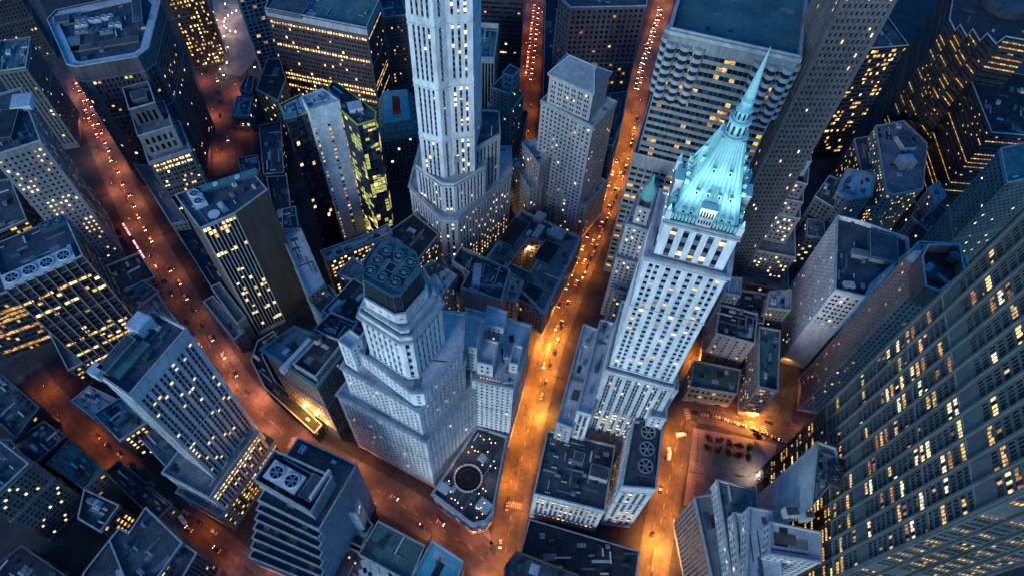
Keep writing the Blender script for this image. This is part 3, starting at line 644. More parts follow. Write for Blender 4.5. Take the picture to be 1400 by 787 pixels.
# ---------------------------------------------------------------- the pale avenue tower with stepped wings
def avenue_tower():
    P_ = PX([(128, 507), (176, 540), (255, 448), (207, 424)], 150)
    t3 = RX((302, 707), (378, 601), 25, 30); b = add('avenue_tower', 'pale blue-grey stone tower standing on stepped wings between two avenues', t3, 'skyscraper')
    st = style('pairs', bay=5.2, floor=3.8, cols=((.12, .40), (.52, .80)), v=(.2, .72), rec=.45, lit=.12, top=8, base=20, pal=(3, 3, 6, 6))
    zr = b.tier(P_, 0, 150, st, LIME, SPAN_G, 'dark', par=2.0)
    rot = rot_of((176, 540), (255, 448), 150)
    b.hut(at(194, 445, 150), (8, 7, 6), rot, zr, PALE, 'pale'); b.hut(at(163, 487, 150), (17, 5, 5), rot, zr, MIDG, 'dark'); b.hut(at(135, 508, 150), (5, 5, 5), rot, zr, PALE, 'pale')
    mb = MB(); c = at(178, 490, 150); mb.box((c[0], c[1], zr), (18, 4, 1.6), rot, STEEL, ROOFS['teal']); b.part(mb, 'skylight'); b.scatter(P_, zr, 5)
    t2 = RX((286, 680), (352, 588), 50, 30); s2 = style('pairs', bay=4.8, floor=3.8, lit=.45, pat='high', base=2, top=3, pal=(3, 4, 6))
    zr = b.tier(t2, 0, 50, s2, LIME, SPAN_G, 'grey', cornice=(.5, .7, 49)); b.scatter(t2, zr, 5)
    zr = b.tier(t3, 0, 26, style('pairs', bay=4.4, floor=4.0, lit=.55, base=3, top=3, pal=(3, 4, 4, 8)), TAN, SPAN_B, 'grey', cornice=(.5, .7, 25))
    sd = PX([(183, 590), (240, 640), (262, 660), (300, 707), (318, 690), (262, 590), (215, 575)], 30); b.finish()
avenue_tower()
simple('lit_low_block', 'small dark block with clusters of bright windows beside the lower dim street', PX([(128, 566), (165, 543), (200, 577), (163, 602)], 34), 34, style('punched', floor=4, lit=.55, pal=(3, 3, 4, 6), base=3, edge=2), DARK, None, 'grey', 3).finish()
simple('striped_low_block', 'low block with closely ribbed grey walls under the pale avenue tower', PX([(178, 585), (206, 571), (262, 628), (236, 648)], 26), 26, style('strips', lit=.02), MIDG, SPAN, 'grey', 3).finish()
simple('terrace_low_block', 'low flat grey roofed block between the fan-row office and the dim street', PX([(97, 548), (122, 527), (160, 545), (128, 572)], 18), 18, style('punched', lit=.2), PALEG, None, 'pale', 4).finish()

# ---------------------------------------------------------------- lower edge, this side of the dim street
b = simple('windowed_slab', 'brownish slab of square windows, a few brightly lit, at the lower corner', RX((-25, 694), (39, 633), 64, 26), 64, style('pairs', bay=5.0, floor=3.9, cols=((.16, .42), (.56, .82)), lit=.10, base=3, top=3, pal=(3, 3, 6)), W('drab_brick', (.14, .125, .12)), None, 'dark', 5); b.finish()
simple('dark_flat_block', 'block with a plain black roof, warm lit windows facing the lower corner', PX([(115, 668), (163, 690), (137, 726), (106, 708)], 32), 32, style('punched', floor=4, lit=.5, pal=(3, 4, 4)), W('drab_brick', (.14, .125, .12)), None, 'tar', 2).finish()
for nm, lab, p, h, wl, rf, g in (
 ('teal_roof_block', 'low wide block with a dark ribbed roof at the frame edge above the dim street', [(-12, 500), (54, 556), (22, 598), (-40, 545)], 26, DARK, 'dark', 10),
 ('outlined_dark_block', 'dark roofed block outlined by a pale kerb next to the ribbed roof', [(60, 575), (90, 596), (46, 634), (14, 606)], 24, DARK, 'tar', 4),
 ('cluttered_teal_block', 'low teal roofed block with pale plant boxes beside the dim street', [(94, 600), (143, 643), (114, 668), (64, 634)], 22, MIDG, 'teal', 8),
 ('corner_edge_block', 'dark block cut by the frame below the ribbed roof', [(-30, 600), (14, 600), (42, 634), (0, 668), (-50, 640)], 28, DARK, 'dark', 6),
 ('low_shop_row', 'low dark row with a few lit windows along the dim street', [(143, 645), (163, 628), (236, 690), (212, 712)], 14, MIDG, 'tar', 5),
 ('bottom_dark_block', 'very dark block at the bottom corner below the square-windowed slab', [(-30, 790), (30, 745), (110, 800), (60, 850)], 22, DARK, 'tar', 5)):
    simple(nm, lab, PX(p, h), h, style('punched', lit=.12), wl, None, rf, g, parmat=MIDG).finish()
def outlined():
    P1 = PX([(199, 693), (249, 741), (214, 790), (170, 790), (149, 738), (163, 721), (176, 728)], 44); b = add('outlined_roof_block', 'dark blue flat roofs outlined by thin pale parapets, stepping beside the dim street', P1)
    zr = b.tier(P1, 0, 44, style('punched', lit=.15), MIDG, None, 'dark'); b.scatter(P1, zr, 4)
    P2 = PX([(149, 738), (189, 770), (172, 805), (100, 815), (115, 781)], 41); b.tier(P2, 0, 41, style('punched', lit=.15), MIDG, None, 'dark')
    P3 = PX([(249, 741), (269, 755), (246, 795), (214, 790)], 40); b.tier(P3, 0, 40, style('strips', lit=.05), MIDG, SPAN, 'dark'); b.hut(at(172, 783, 41), (8, 6, 2), .5, 40, PALE, 'pale'); b.finish()
outlined()
def twin_fan():
    P1 = PX([(347, 655), (375, 614), (454, 650), (425, 700)], 84); b = add('twin_fan_tower', 'blue banded tower with two big round fans on its roof and blank grey side', P1)
    sti = style('ribbon', bay=2.6, floor=4.2, lit=.05, v=(.30, .95), rec=.9, pal=(3, 6)); bl = style('small', base=500)
    P0 = RX((352, 683), (436, 724), 72, 34)
    def blankside(P_):   # the side wall facing the crossing is blank
        out = {}
        for i in range(len(P_)):
            a, c = Vector(P_[i]), Vector(P_[(i+1) % len(P_)]); d = (c-a).normalized(); nx = d.y
            if nx > .5: out[i] = bl
        return out
    for k in range(6, 0, -1):
        Pk = RX((352-2*k, 683+13*k), (434+k, 723+13*k), 72-8*k, 16); b.tier(Pk, 0, 72-8*k, sti, W('blue_panel', (.20, .25, .31), rough=.5), SPAN, 'dark', styles=blankside(Pk), belts=False)
    zr = b.tier(P0, 0, 72, sti, W('blue_panel', (.20, .25, .31), rough=.5), SPAN, 'dark', styles=blankside(P0)); b.scatter(P0, zr, 3)
    zr = b.tier(P1, 0, 84, bl, GREY, None, 'tar', par=2.6)
    rot = rot_of((347, 655), (425, 700), 84); b.fans(at(388, 650, 85), rot, 2, 1, 8.6, zr, PALE, 2.6); b.hut(at(425, 664, 85), (7, 12, 1.6), rot, zr, DARK, 'dark')
    x, y = at(438, 662, 84); mb = MB(); mb.box((x, y, zr), (1.2, 15, 4.6), rot, PALE); b.part(mb, 'screen_wall')
    for p, h, s in (((462, 672), 58, 7), ((478, 690), 44, 8)):
        c = at(*p, h); q = [(c[0]-s/2, c[1]-s/2), (c[0]+s/2, c[1]-s/2), (c[0]+s/2, c[1]+s/2), (c[0]-s/2, c[1]+s/2)]; b.tier(q, 0, h, style('pairs', lit=.4, base=h-12, top=2, pal=(3, 3)), PALE, None, 'pale')
    b.finish()
twin_fan()
def teal_pair():
    P_ = PX([(517, 711), (581, 745), (560, 795), (490, 757)], 18); b = simple('teal_roofed_hall', 'low hall with a plain dull green roof next to the crossing', P_, 18, style('punched', lit=.1), GREY, None, 'teal', 2); b.finish()
    P_ = PX([(591, 738), (634, 766), (622, 800), (556, 800)], 22); b = simple('bright_teal_roof_block', 'small block with a bright turquoise roof and pale rim at the bottom of the frame', P_, 22, style('punched', lit=.1), PALEG, None, mat_stone('roof_bright_turquoise', (.10, .42, .47), .8, .2, .1, False), 0, par=2); x, y = at(598, 768, 22); mb = MB(); mb.box((x, y, b.zr), (1.8, 1.8, .8), .5, DARKM); b.part(mb, 'hatch'); b.finish()
    P_ = PX([(474, 705), (492, 700), (510, 716), (494, 748), (468, 735)], 12); simple('gridded_roof_block', 'low block with a dark gridded roof behind the twin-fan tower', P_, 12, style('punched', lit=.1), MIDG, None, 'dark', 9).finish()
    P_ = PX([(452, 770), (478, 748), (545, 775), (520, 815), (455, 815)], 10); b = simple('lit_courtyard_block', 'low block with a brightly lit roof court and pale awnings at the bottom', P_, 10, style('punched', lit=.6), PALEG, None, 'brown', 4)
    for i, p in enumerate(((500, 772), (512, 776), (524, 781), (497, 785))): x, y = at(*p, 13); mb = MB(); mb.box((x, y, 9), (4.2, 7, 3), .45, PALE, PALE); b.part(mb, 'awning')
    for p in ((478, 762), (486, 770)): x, y = at(*p, 12); l = bpy.data.lights.new('court_lamp', 'POINT'); l.energy = 700; l.color = (1, .6, .28); o = bpy.data.objects.new('court_lamp_glow', l); COL.objects.link(o); o.parent = b.root; o.location = (x-b.o[0], y-b.o[1], 13.0); mb = MB(); mb.cyl((x, y, 9), .1, .1, 4.2, DARKM, 6); mb.cyl((x, y, 13.2), .5, .4, .3, W_BR, 8); b.part(mb, 'court_lamp')
    b.finish()
    simple('black_roof_hall', 'wide low hall with a near black roof below the spire tower', PX([(724, 709), (874, 753), (868, 800), (700, 800)], 15), 15, style('punched', lit=.02), DARK, None, 'tar', 12).finish()
    simple('red_edged_block', 'dark block with a reddish lit edge cut by the bottom of frame', PX([(690, 772), (706, 752), (790, 785), (780, 830), (690, 830)], 22), 22, style('punched', lit=.1), DARK, None, 'dark', 3, parmat=REDB).finish()  # lit look of the edge is put into the red parapet colour
teal_pair()

# ---------------------------------------------------------------- blocks between the avenue and the middle
def stepped_brown():
    P0 = RX((203, 222), (260, 204), 66, 30); b = add('stepped_grey_block', 'stepped grey stone block with a hollow crown, in front of the eight-sided block', P0)
    zr = b.tier(P0, 0, 66, style('pairs', bay=4.4, floor=3.8, lit=.45, pat='high', base=4, top=3, pal=(3, 4, 6)), MIDG, None, 'grey', cornice=(.6, .8, 65)); 
    P1 = RX((188, 186), (236, 172), 84, 26); b.tier(P1, 65, 84, style('piers', bay=3.6, floor=7, v=(.1, .8), lit=.02, base=2, top=3, sprec=0), GREY, None, 'grey'); 
    P2 = RX((176, 150), (212, 140), 98, 22); zr = b.tier(P2, 83, 98, style('piers', bay=3.4, floor=7, v=(.1, .8), lit=0, base=1, top=3), MIDG, None, 'tar', par=3.5); b.hut(mid(*P2), (9, 9, 4), rot_of((176, 150), (212, 140), 98), zr, MIDG, 'dark'); b.finish()
    P_ = PX([(183, 224), (203, 226), (256, 302), (234, 306)], 30); simple('blue_strip_block', 'narrow block with a long plain blue-grey roof along the red avenue', P_, 30, style('small', lit=.1), GREY, None, 'grey', 2).finish()
    P_ = PX([(236, 308), (262, 300), (318, 392), (296, 404)], 22); simple('street_row_block', 'low dark row of windows between the striped tower and the avenue', P_, 22, style('small', floor=3.6, lit=.25, pal=(3, 4, 5)), MIDG, None, 'tar', 6).finish()
stepped_brown()
def striped():
    P_ = PX([(240, 268), (274, 314), (322, 293), (366, 261), (345, 236), (283, 254)], 112); b = add('striped_tower', 'dark tower with thin white vertical stripes on one face and a blank brown side wall', P_)
    st = {}; bl = style('small', base=500); strip = style('strips', bay=1.9, floor=3.7, cols=((.26, .98),), lit=.11, pat='rows', base=4, top=1, pal=(3, 3, 4)); Q = ccw(P_)
    f = [at(274, 314, 112), at(322, 293, 112)]
    for i in range(len(Q)):
        a, c = Vector(Q[i]), Vector(Q[(i+1) % len(Q)])
        st[i] = strip if (a-Vector(f[0])).length < .1 and (c-Vector(f[1])).length < .1 else bl
    # white stripes on the lit face, brown elsewhere
    for i in range(len(Q)):
        mb = MB(); on = st[i] is strip; b.face(mb, Q[i], Q[(i+1) % len(Q)], 0, 112, st[i], PALEG if on else BLANK, BLACKM if on else BLANK); b.part(mb, 'wall')
    zr = b.tier(Q, 111.9, 113, bl, BLANK, None, 'dark', par=1.0)
    c = at(270, 272, 113); b.fans(c, rot_of((274, 314), (322, 293), 112)+math.pi/2, 2, 1, 6.2, zr, PALE, 2.2)
    x, y = at(293, 294, 115); mb = MB(); mb.cyl((x, y, zr), .6, .6, 3, STEEL, 8); mb.cyl((x, y, zr+3), 1.5, 3.1, .7, PALE, 24); b.part(mb, 'satellite_dish')
    rt = rot_of((279, 257), (343, 236), 112); x, y = mid(at(279, 260, 112), at(343, 241, 112)); mb = MB(); mb.box((x, y, zr), (34, 4.5, 2.2), rt, TEALM, ROOFS['teal']); u = b.part(mb, 'plant_room')
    for t in (-6, 6): mb = MB(); mb.cyl((x+math.cos(rt)*t, y+math.sin(rt)*t, zr+2.2), 1.6, 1.5, .3, PALE, 20); b.part(mb, 'round_hatch', u)
    b.scatter(Q, zr, 5); b.finish()
    simple('long_grey_annex', 'long narrow grey annex roof at the foot of the striped tower', PX([(278, 412), (291, 404), (334, 452), (320, 464)], 18), 18, style('small', lit=.05), MIDG, None, 'grey', 1).finish()
    simple('tall_grey_annex', 'slim grey annex standing against the striped wall foot', PX([(288, 392), (300, 386), (336, 432), (324, 442)], 26), 26, style('small', base=90), GREY, None, 'grey', 0).finish()
striped()
b = simple('slim_pale_block', 'slim pale block with a long plain grey roof beside the dark gap', PX([(383, 318), (411, 312), (444, 388), (421, 404)], 66), 66, style('small', lit=.02, base=30), W('worn_plaster', (.26, .25, .25)), None, 'pale', 1); b.finish()
simple('plant_roof_block', 'small block crowded with roof machinery joined to the slim pale block', PX([(420, 408), (450, 390), (468, 412), (440, 432)], 58), 58, style('punched', lit=.05), PALEG, None, 'teal', 9).finish()
def william():
    Pa = PX([(382, 143), (413, 128), (421, 153), (391, 166)], 120); b = add('glass_condominium', 'navy glass apartment tower with yellow-green panels and a central pale netted shaft', Pa, 'skyscraper')
    pn = style('curtain', bay=1.9, floor=3.3, cols=((.04, .96),), v=(.05, .95), lit=.10, pal=(7, 3, 7), top=1, rec=.06); yel = mat_plain('yellow_trim', (.38, .42, .05), .5)
    zr = b.tier(Pa, 0, 120, dict(pn, lit=.04, pal=(3, 4)), NAVY, NAVY, 'pale', parmat=yel); b.scatter(Pa, zr, 3)
    Pc = PX([(448, 120), (454, 112), (460, 113), (514, 153), (513, 164), (489, 171), (466, 151)], 122); zr = b.tier(Pc, 0, 122, dict(pn, lit=.42, pat='clump', bay=2.6, pal=(7, 7, 7, 7, 3)), NAVY, NAVY, 'dark', parmat=yel, par=1.5); b.hut(at(485, 143, 124), (8, 7, 3), .4, zr, PALE, 'pale'); b.scatter(Pc, zr, 5)
    Pb = PX([(412, 132), (441, 121), (464, 137), (422, 150)], 128)
    zr = b.tier(Pb, 0, 128, style('pairs', bay=4.6, floor=3.3, ucols=((.015, .075), (.45, .55), (.925, .985)), lit=.62, base=8, top=14, rec=.3, pal=(4, 5, 5, 8)), SHEET, SHEET, 'pale', par=.8); b.scatter(Pb, zr, 5, big=.7)
    b.hut(at(396, 158, 122), (7, 5, 3), .4, 119, NAVY, 'teal'); b.finish()
william()
def copper_block():
    P_ = PX([(359, 477), (432, 527), (474, 474), (402, 447)], 76); b = add('cornice_block', 'stone block with a green-edged cornice, coppery wall uplights and dark attic roof', P_)
    zr = b.tier(P_, 0, 76, style('pairs', bay=4.4, floor=3.9, lit=.02, base=16, top=4, rec=.5), W('brown_grey_stone', (.17, .145, .14)), None, 'grey', parmat=WTEAL, cornice=(1.2, 1.0, 76.1))
    Q = PX([(401, 497), (431, 515), (470, 466), (440, 455)], 81); b.tier(Q, 75, 81, style('pairs', bay=3.4, floor=5.4, v=(.15, .6), lit=.0, base=0.2, top=.3), PALEG, None, 'tar', parmat=COPE)
    c = at(434, 464, 82); mb = MB(); mb.cyl((c[0], c[1], 80), 2.1, 2.1, 4.5, BUFF, 16, DARKM); b.part(mb, 'round_turret')
    mb = MB(); c = at(404, 484, 79); rt = rot_of((401, 497), (440, 455), 81); mb.box((c[0], c[1], 75), (22, 2.2, 4.5), rt, PALE); b.part(mb, 'screen_wall')
    r = random.Random(5)
    for k in range(9): x, y = at(r.uniform(375, 408), r.uniform(462, 490), 76); mb = MB(); blob(mb, (x, y, zr), 1.0, 1.5, LEAFD, r); b.part(mb, 'planter')
    a, c = Vector(at(359, 477, 76)), Vector(at(432, 527, 76)); d = (c-a).normalized(); nn = Vector((d.y, -d.x))
    glow = mat_emit('uplight', (1, .45, .10), 9, False)
    for k in range(7):
        p = a.lerp(c, .36+.08*k)+nn*.6; mb = MB(); mb.box((p.x, p.y, 20+(k % 3)*5), (.9, .9, .8), 0, glow); b.part(mb, 'uplight'); 
        l = bpy.data.lights.new('uplight', 'POINT'); l.energy = 2600; l.color = (1, .40, .09); l.shadow_soft_size = .3; o = bpy.data.objects.new('uplight_glow', l); COL.objects.link(o); o.parent = b.root; q = p+nn*1.4; o.location = (q.x-b.o[0], q.y-b.o[1], 21+(k % 3)*5)
    bd = offset(P_, 5); 
    b.finish()
    simple('arcade_annex', 'low dark annex with a ribbed glass gallery curving along the avenue', PX([(343, 492), (352, 466), (374, 452), (384, 470), (358, 484), (376, 520), (440, 580), (430, 592), (362, 530)], 16), 16, style('strips', lit=.08), DARK, SPAN, 'tar', 6).finish()
    simple('rear_dark_block', 'flat dark-roofed block between the cornice block and the stepped white building', PX([(429, 450), (452, 426), (488, 441), (470, 468)], 72), 72, style('punched', lit=.02), MIDG, None, 'tar', 6).finish()
    simple('dark_gap_block', 'dark roofed block squeezed beside the big fan box', PX([(441, 424), (484, 380), (507, 396), (494, 438), (462, 442)], 66), 66, style('punched', lit=.04), MIDG, None, 'tar', 5).finish()
    simple('small_pale_block', 'small block with a pale sloping roof behind the big fan box', PX([(461, 374), (482, 351), (505, 367), (486, 384)], 58), 58, style('punched', lit=.12), PALEG, None, 'grey', 1).finish()
    simple('yellow_lit_row', 'long low row with a pale roof and a line of yellow windows', PX([(438, 343), (500, 321), (530, 306), (536, 318), (447, 357)], 46), 46, style('pairs', lit=.6, pal=(3, 3, 4, 8), base=8), GREY, None, 'pale', 4).finish()
    simple('black_roof_block', 'block with a black roof and thick pale rim under the white tower', PX([(530, 318), (566, 292), (600, 320), (569, 358), (528, 338)], 44), 44, style('pairs', lit=.3, pal=(3, 4, 8)), GREY, None, 'tar', 2).finish()
    b = simple('small_fan_block', 'small block with a dark pair of fans on a pale roof', PX([(578, 366), (590, 355), (625, 376), (603, 406)], 46), 46, style('small', lit=.15, base=20, pal=(4, 5, 8)), PALEG, None, 'pale', 2); b.fans(at(595, 365, 48), .5, 2, 1, 4.6, b.zr, DARKM, 3); b.finish()
LEAFD = mat_stone('dark_leaves', (.03, .045, .03), .9, .5, 2, False)
def blob(mb, c, r, h, mat, rng):
    for _ in range(24):
        a, e, q = rng.uniform(0, 6.3), rng.uniform(0, 1), rng.uniform(.2, 1)**.6; x, y, z = c[0]+math.cos(a)*r*q, c[1]+math.sin(a)*r*q, c[2]+h*e; s = r*.35
        t = rng.uniform(0, 6.3); mb.quad((x-s*math.cos(t), y-s*math.sin(t), z-s*.4), (x+s*math.cos(t), y+s*math.sin(t), z-s*.2), (x+s*math.cos(t), y+s*math.sin(t), z+s*.6), (x-s*math.cos(t), y-s*math.sin(t), z+s*.4), mat)
copper_block()
def compartments():
    P_ = PX([(618, 356), (630, 337), (697, 368), (685, 410), (630, 393), (641, 372)], 50); b = add('compartment_roof_block', 'pinkish block whose roof is split by pale walls into open compartments', P_)
    zr = b.tier(P_, 0, 50, style('small', base=200), W('dusty_plaster', (.30, .25, .24)), None, 'dark', par=2.8)
    for p, q in (((641, 356), (634, 372)), ((663, 360), (651, 398)), ((684, 362), (676, 386)), ((650, 388), (692, 392)), ((645, 352), (640, 366))):
        a, c = Vector(at(*p, 50)), Vector(at(*q, 50)); d = c-a; mb = MB(); m = (a+c)/2; mb.box((m.x, m.y, zr), (d.length, .5, 2.8), math.atan2(d.y, d.x), COPE); b.part(mb, 'divider_wall')
    b.hut(at(652, 376, 50), (5, 16, 4), rot_of((618, 356), (630, 393), 50)+1.2, zr, PALE, 'pale'); b.scatter(P_, zr, 8, big=.8); b.finish()
compartments()
def lightwell():
    out = [(712, 286), (796, 325), (744, 431), (664, 352)]; P_ = PX(out, 30); hole = PX([(723, 326), (747, 332), (725, 371), (698, 359)], 30)
    b = add('light_well_block', 'low block with dark patched roofs around a tan lit light well, beside the bright street', P_)
    mb = MB(); n = 4; st = style('punched', floor=4, lit=.06)
    for i in range(4): b.face(mb, P_[i], P_[(i+1) % 4], 0, 30, st, GREY, GREY)
    b.part(mb, 'wall')
    # roof as a ring of four fields round the hole
    k = min(range(4), key=lambda s: sum((Vector(P_[i])-Vector(hole[(i+s) % 4])).length for i in range(4))); hole = [hole[(i+k) % 4] for i in range(4)]
    mb = MB()
    for i in range(4): j = (i+1) % 4; mb.quad((*P_[i], 29), (*P_[j], 29), (*hole[j], 29), (*hole[i], 29), ROOFS[('dark', 'grey', 'dark', 'grey')[i]])
    ro = b.part(mb, 'roof')
    mb = MB(); inn = offset(P_, -2.0)
    for i in range(4): j = (i+1) % 4; mb.quad((*P_[i], 30.3), (*P_[j], 30.3), (*inn[j], 30.3), (*inn[i], 30.3), COPE); mb.quad((*inn[i], 30.3), (*inn[j], 30.3), (*inn[j], 29), (*inn[i], 29), GREY); mb.quad((*P_[i], 29.9), (*P_[j], 29.9), (*P_[j], 30.3), (*P_[i], 30.3), COPE)
    ho = offset(hole, .9)
    for i in range(4): j = (i+1) % 4; mb.quad((*ho[i], 29.8), (*ho[j], 29.8), (*hole[j], 29.8), (*hole[i], 29.8), COPE); mb.quad((*ho[j], 29.8), (*ho[i], 29.8), (*ho[i], 29), (*ho[j], 29), COPE)
    b.part(mb, 'parapet', ro)
    mb = MB()
    for i in range(4): b.face(mb, hole[(i+1) % 4], hole[i], 4, 29.8, style('punched', bay=3.4, floor=4.0, lit=.1, base=1, top=2), TAN, TAN)
    mb.poly([(x, y, 4) for x, y in hole], ROOFS['tar']); b.part(mb, 'light_well')
    c = at(722, 348, 14); l = bpy.data.lights.new('well_lamp', 'POINT'); l.energy = 1400; l.color = (1, .66, .35); o = bpy.data.objects.new('well_lamp_glow', l); COL.objects.link(o); o.parent = b.root; o.location = (c[0]-b.o[0], c[1]-b.o[1], 20); mb = MB(); mb.box((c[0], c[1], 20.3), (.6, .6, .2), 0, W_BR); mb.bar((c[0], c[1], 20.5), (c[0], c[1], 29), .06, DARKM); b.part(mb, 'well_lamp')
    for p, s, rf in (((703, 318), (24, 12, 2.2), 'tar'), ((748, 345), (18, 12, 1.4), 'tar'), ((762, 320), (9, 11, 2.4), 'pale'), ((738, 298), (8, 7, 3), 'pale'), ((726, 402), (15, 12, 1.2), 'tar'), ((736, 318), (12, 5, 3), 'pale'), ((690, 345), (8, 6, 1.5), 'dark')): b.hut(at(*p, 30), s, rot_of((712, 286), (664, 352), 30), 29, GREY, rf)
    b.scatter(P_, 29, 14, avoid=[ho]); b.finish()
lightwell()
def hip():
    P_ = RX((752, 97), (812, 123), 136, 21); S2 = PX([(766, 265), (802, 281), (830, 247), (795, 235)], 40); base = ccw([at(701, 219, 50), at(764, 262, 42), at(802, 283, 36), at(832, 246, 40), at(800, 215, 45), at(735, 190, 55)])
    b = add('hip_roofed_tower', 'stepped grey stone tower topped by a blue-grey hipped roof', base, 'skyscraper')
    st = style('small', bay=2.9, floor=3.6, cols=((.22, .70),), v=(.22, .72), lit=.05, rec=.4, base=2, top=3)
    b.tier(base, 0, 36, dict(st, base=6), BUFF, None, 'grey')
    sh2 = RX((740, 137), (811, 173), 112, 28); b.tier(sh2, 0, 112, st, W('warm_grey', (.44, .42, .415)), None, 'pale', cornice=(.6, .8, 111.8)); b.tier(P_, 111, 134, dict(st, bay=4.2, cols=((.2, .44), (.56, .8))), W('warm_grey', (.44, .42, .415)), None, 'pale', cornice=(1.0, 1.2, 134.2))
    for q, h in (([(773, 232), (793, 246), (823, 222), (800, 208)], 60), ([(766, 265), (802, 282), (830, 248), (800, 230)], 40), ([(714, 195), (731, 189), (752, 215), (738, 226)], 70), ([(700, 220), (718, 214), (742, 250), (724, 258)], 50)):
        b.tier(PX(q, h), 0, h, st, BUFF, None, 'pale', cornice=(.4, .6, h-.2))
    Q = offset(ccw(P_), .9); c = Vector(mid(*Q)); mb = MB(); rf = W('slate_blue_roof', (.17, .22, .27), rough=.6)
    L01 = (Vector(Q[1])-Vector(Q[0])).length; L12 = (Vector(Q[2])-Vector(Q[1])).length
    if L01 < L12: Q = Q[1:]+Q[:1]
    d = (Vector(Q[1])-Vector(Q[0])).normalized(); hl = abs(L01-L12)/2+4; r0, r1 = c-d*hl, c+d*hl; z0, z1 = 134.3, 143
    mb.quad((*Q[0], z0), (*Q[1], z0), (r1.x, r1.y, z1), (r0.x, r0.y, z1), rf); mb.quad((*Q[2], z0), (*Q[3], z0), (r0.x, r0.y, z1), (r1.x, r1.y, z1), rf); mb.poly([(*Q[1], z0), (*Q[2], z0), (r1.x, r1.y, z1)], rf); mb.poly([(*Q[3], z0), (*Q[0], z0), (r0.x, r0.y, z1)], rf)
    o = b.part(mb, 'hipped_roof'); mb = MB(); mb.box((r1.x, r1.y, z1-1.5), (2.5, 2.5, 3), .3, PALEG); mb.cyl((r1.x, r1.y, z1+1.5), .12, .05, 5, DARKM, 6); b.part(mb, 'chimney', o)
    mb = MB()
    for a, q in ((Q[0], r0), (Q[1], r1), (Q[2], r1), (Q[3], r0)): mb.bar((*a, z0+.1), (q.x, q.y, z1+.1), .4, PALE)
    mb.bar((r0.x, r0.y, z1+.1), (r1.x, r1.y, z1+.1), .4, PALE); b.part(mb, 'ridge', o); b.finish()
hip()
b = simple('red_roof_slab', 'narrow slab with a dull red roof strip beside the bright street', PX([(824, 196), (834, 128), (858, 125), (851, 165), (838, 200)], 56), 56, style('small', lit=.05), MIDG, None, 'brown', 4); b.finish()

# ---------------------------------------------------------------- far row along the top of the frame
P_ = PX([(362, 11), (501, 38), (519, -2), (380, -30)], 92)
b = simple('brown_lit_block', 'wide brown office block with rows of warm windows under a pale parapet', P_, 92, style('pairs', bay=4.4, floor=3.9, cols=((.1, .42), (.56, .88)), lit=.40, pat='rows', top=9, pal=(3, 3, 4)), W('plum_brick', (.095, .07, .075)), None, 'teal', 6, par=2.5)
Q = offset(b.poly, .3); mb = MB()
for i in range(4): j = (i+1) % 4; mb.quad((*Q[i], 85.5), (*Q[j], 85.5), (*Q[j], 90.5), (*Q[i], 90.5), PALEG); mb.quad((*Q[i], 90.5), (*Q[j], 90.5), (*b.poly[j], 90.5), (*b.poly[i], 90.5), PALEG)
b.part(mb, 'frieze'); b.hut(at(395, 8, 92), (26, 18, 2.5), rot_of((362, 11), (501, 38), 92), b.zr, MIDG, 'dark'); b.finish()
simple('pale_grid_block', 'pale concrete grid facade beside the plaza with a curl of lamps', RX((318, -22), (356, -30), 88, 30), 88, style('grid', bay=3.6, lit=.12, pal=(5, 4)), PALEG, None, 'dark', 3).finish()
b = simple('steep_dark_roof_block', 'small block with a steep black roof and one tan gable', PX([(350, 122), (366, 80), (382, 80), (391, 108), (380, 138)], 42), 42, style('punched', lit=.2), TAN, None, 'tar', 0); b.finish()
simple('dark_shed_block', 'little dark-roofed block at the edge of the far square', PX([(327, 122), (336, 104), (348, 103), (343, 128)], 20), 20, style('punched', lit=.1), MIDG, None, 'dark', 2).finish()
simple('white_roof_block', 'little block with bright white roof sheets by the far square', PX([(316, 158), (324, 132), (346, 130), (340, 160)], 16), 16, style('punched', lit=.1), GREY, None, 'pale', 3).finish()
simple('red_lit_slab', 'dark red slab dotted with columns of yellow windows behind the eight-sided block', RX((216, -22), (270, -32), 82, 34), 82, style('pairs', bay=5.5, floor=3.7, cols=((.2, .42), (.6, .82)), lit=.42, pal=(3, 4, 4, 8), base=3), DBROWN, None, 'tar', 3).finish()
simple('slim_tan_tower', 'slim brown tower with a narrow lit side behind the white tower', RX((525, 24), (556, 20), 72, 24), 72, style('small', lit=.12, pal=(4, 5)), W('mauve_brick', (.20, .15, .14)), None, 'dark', 4).finish()
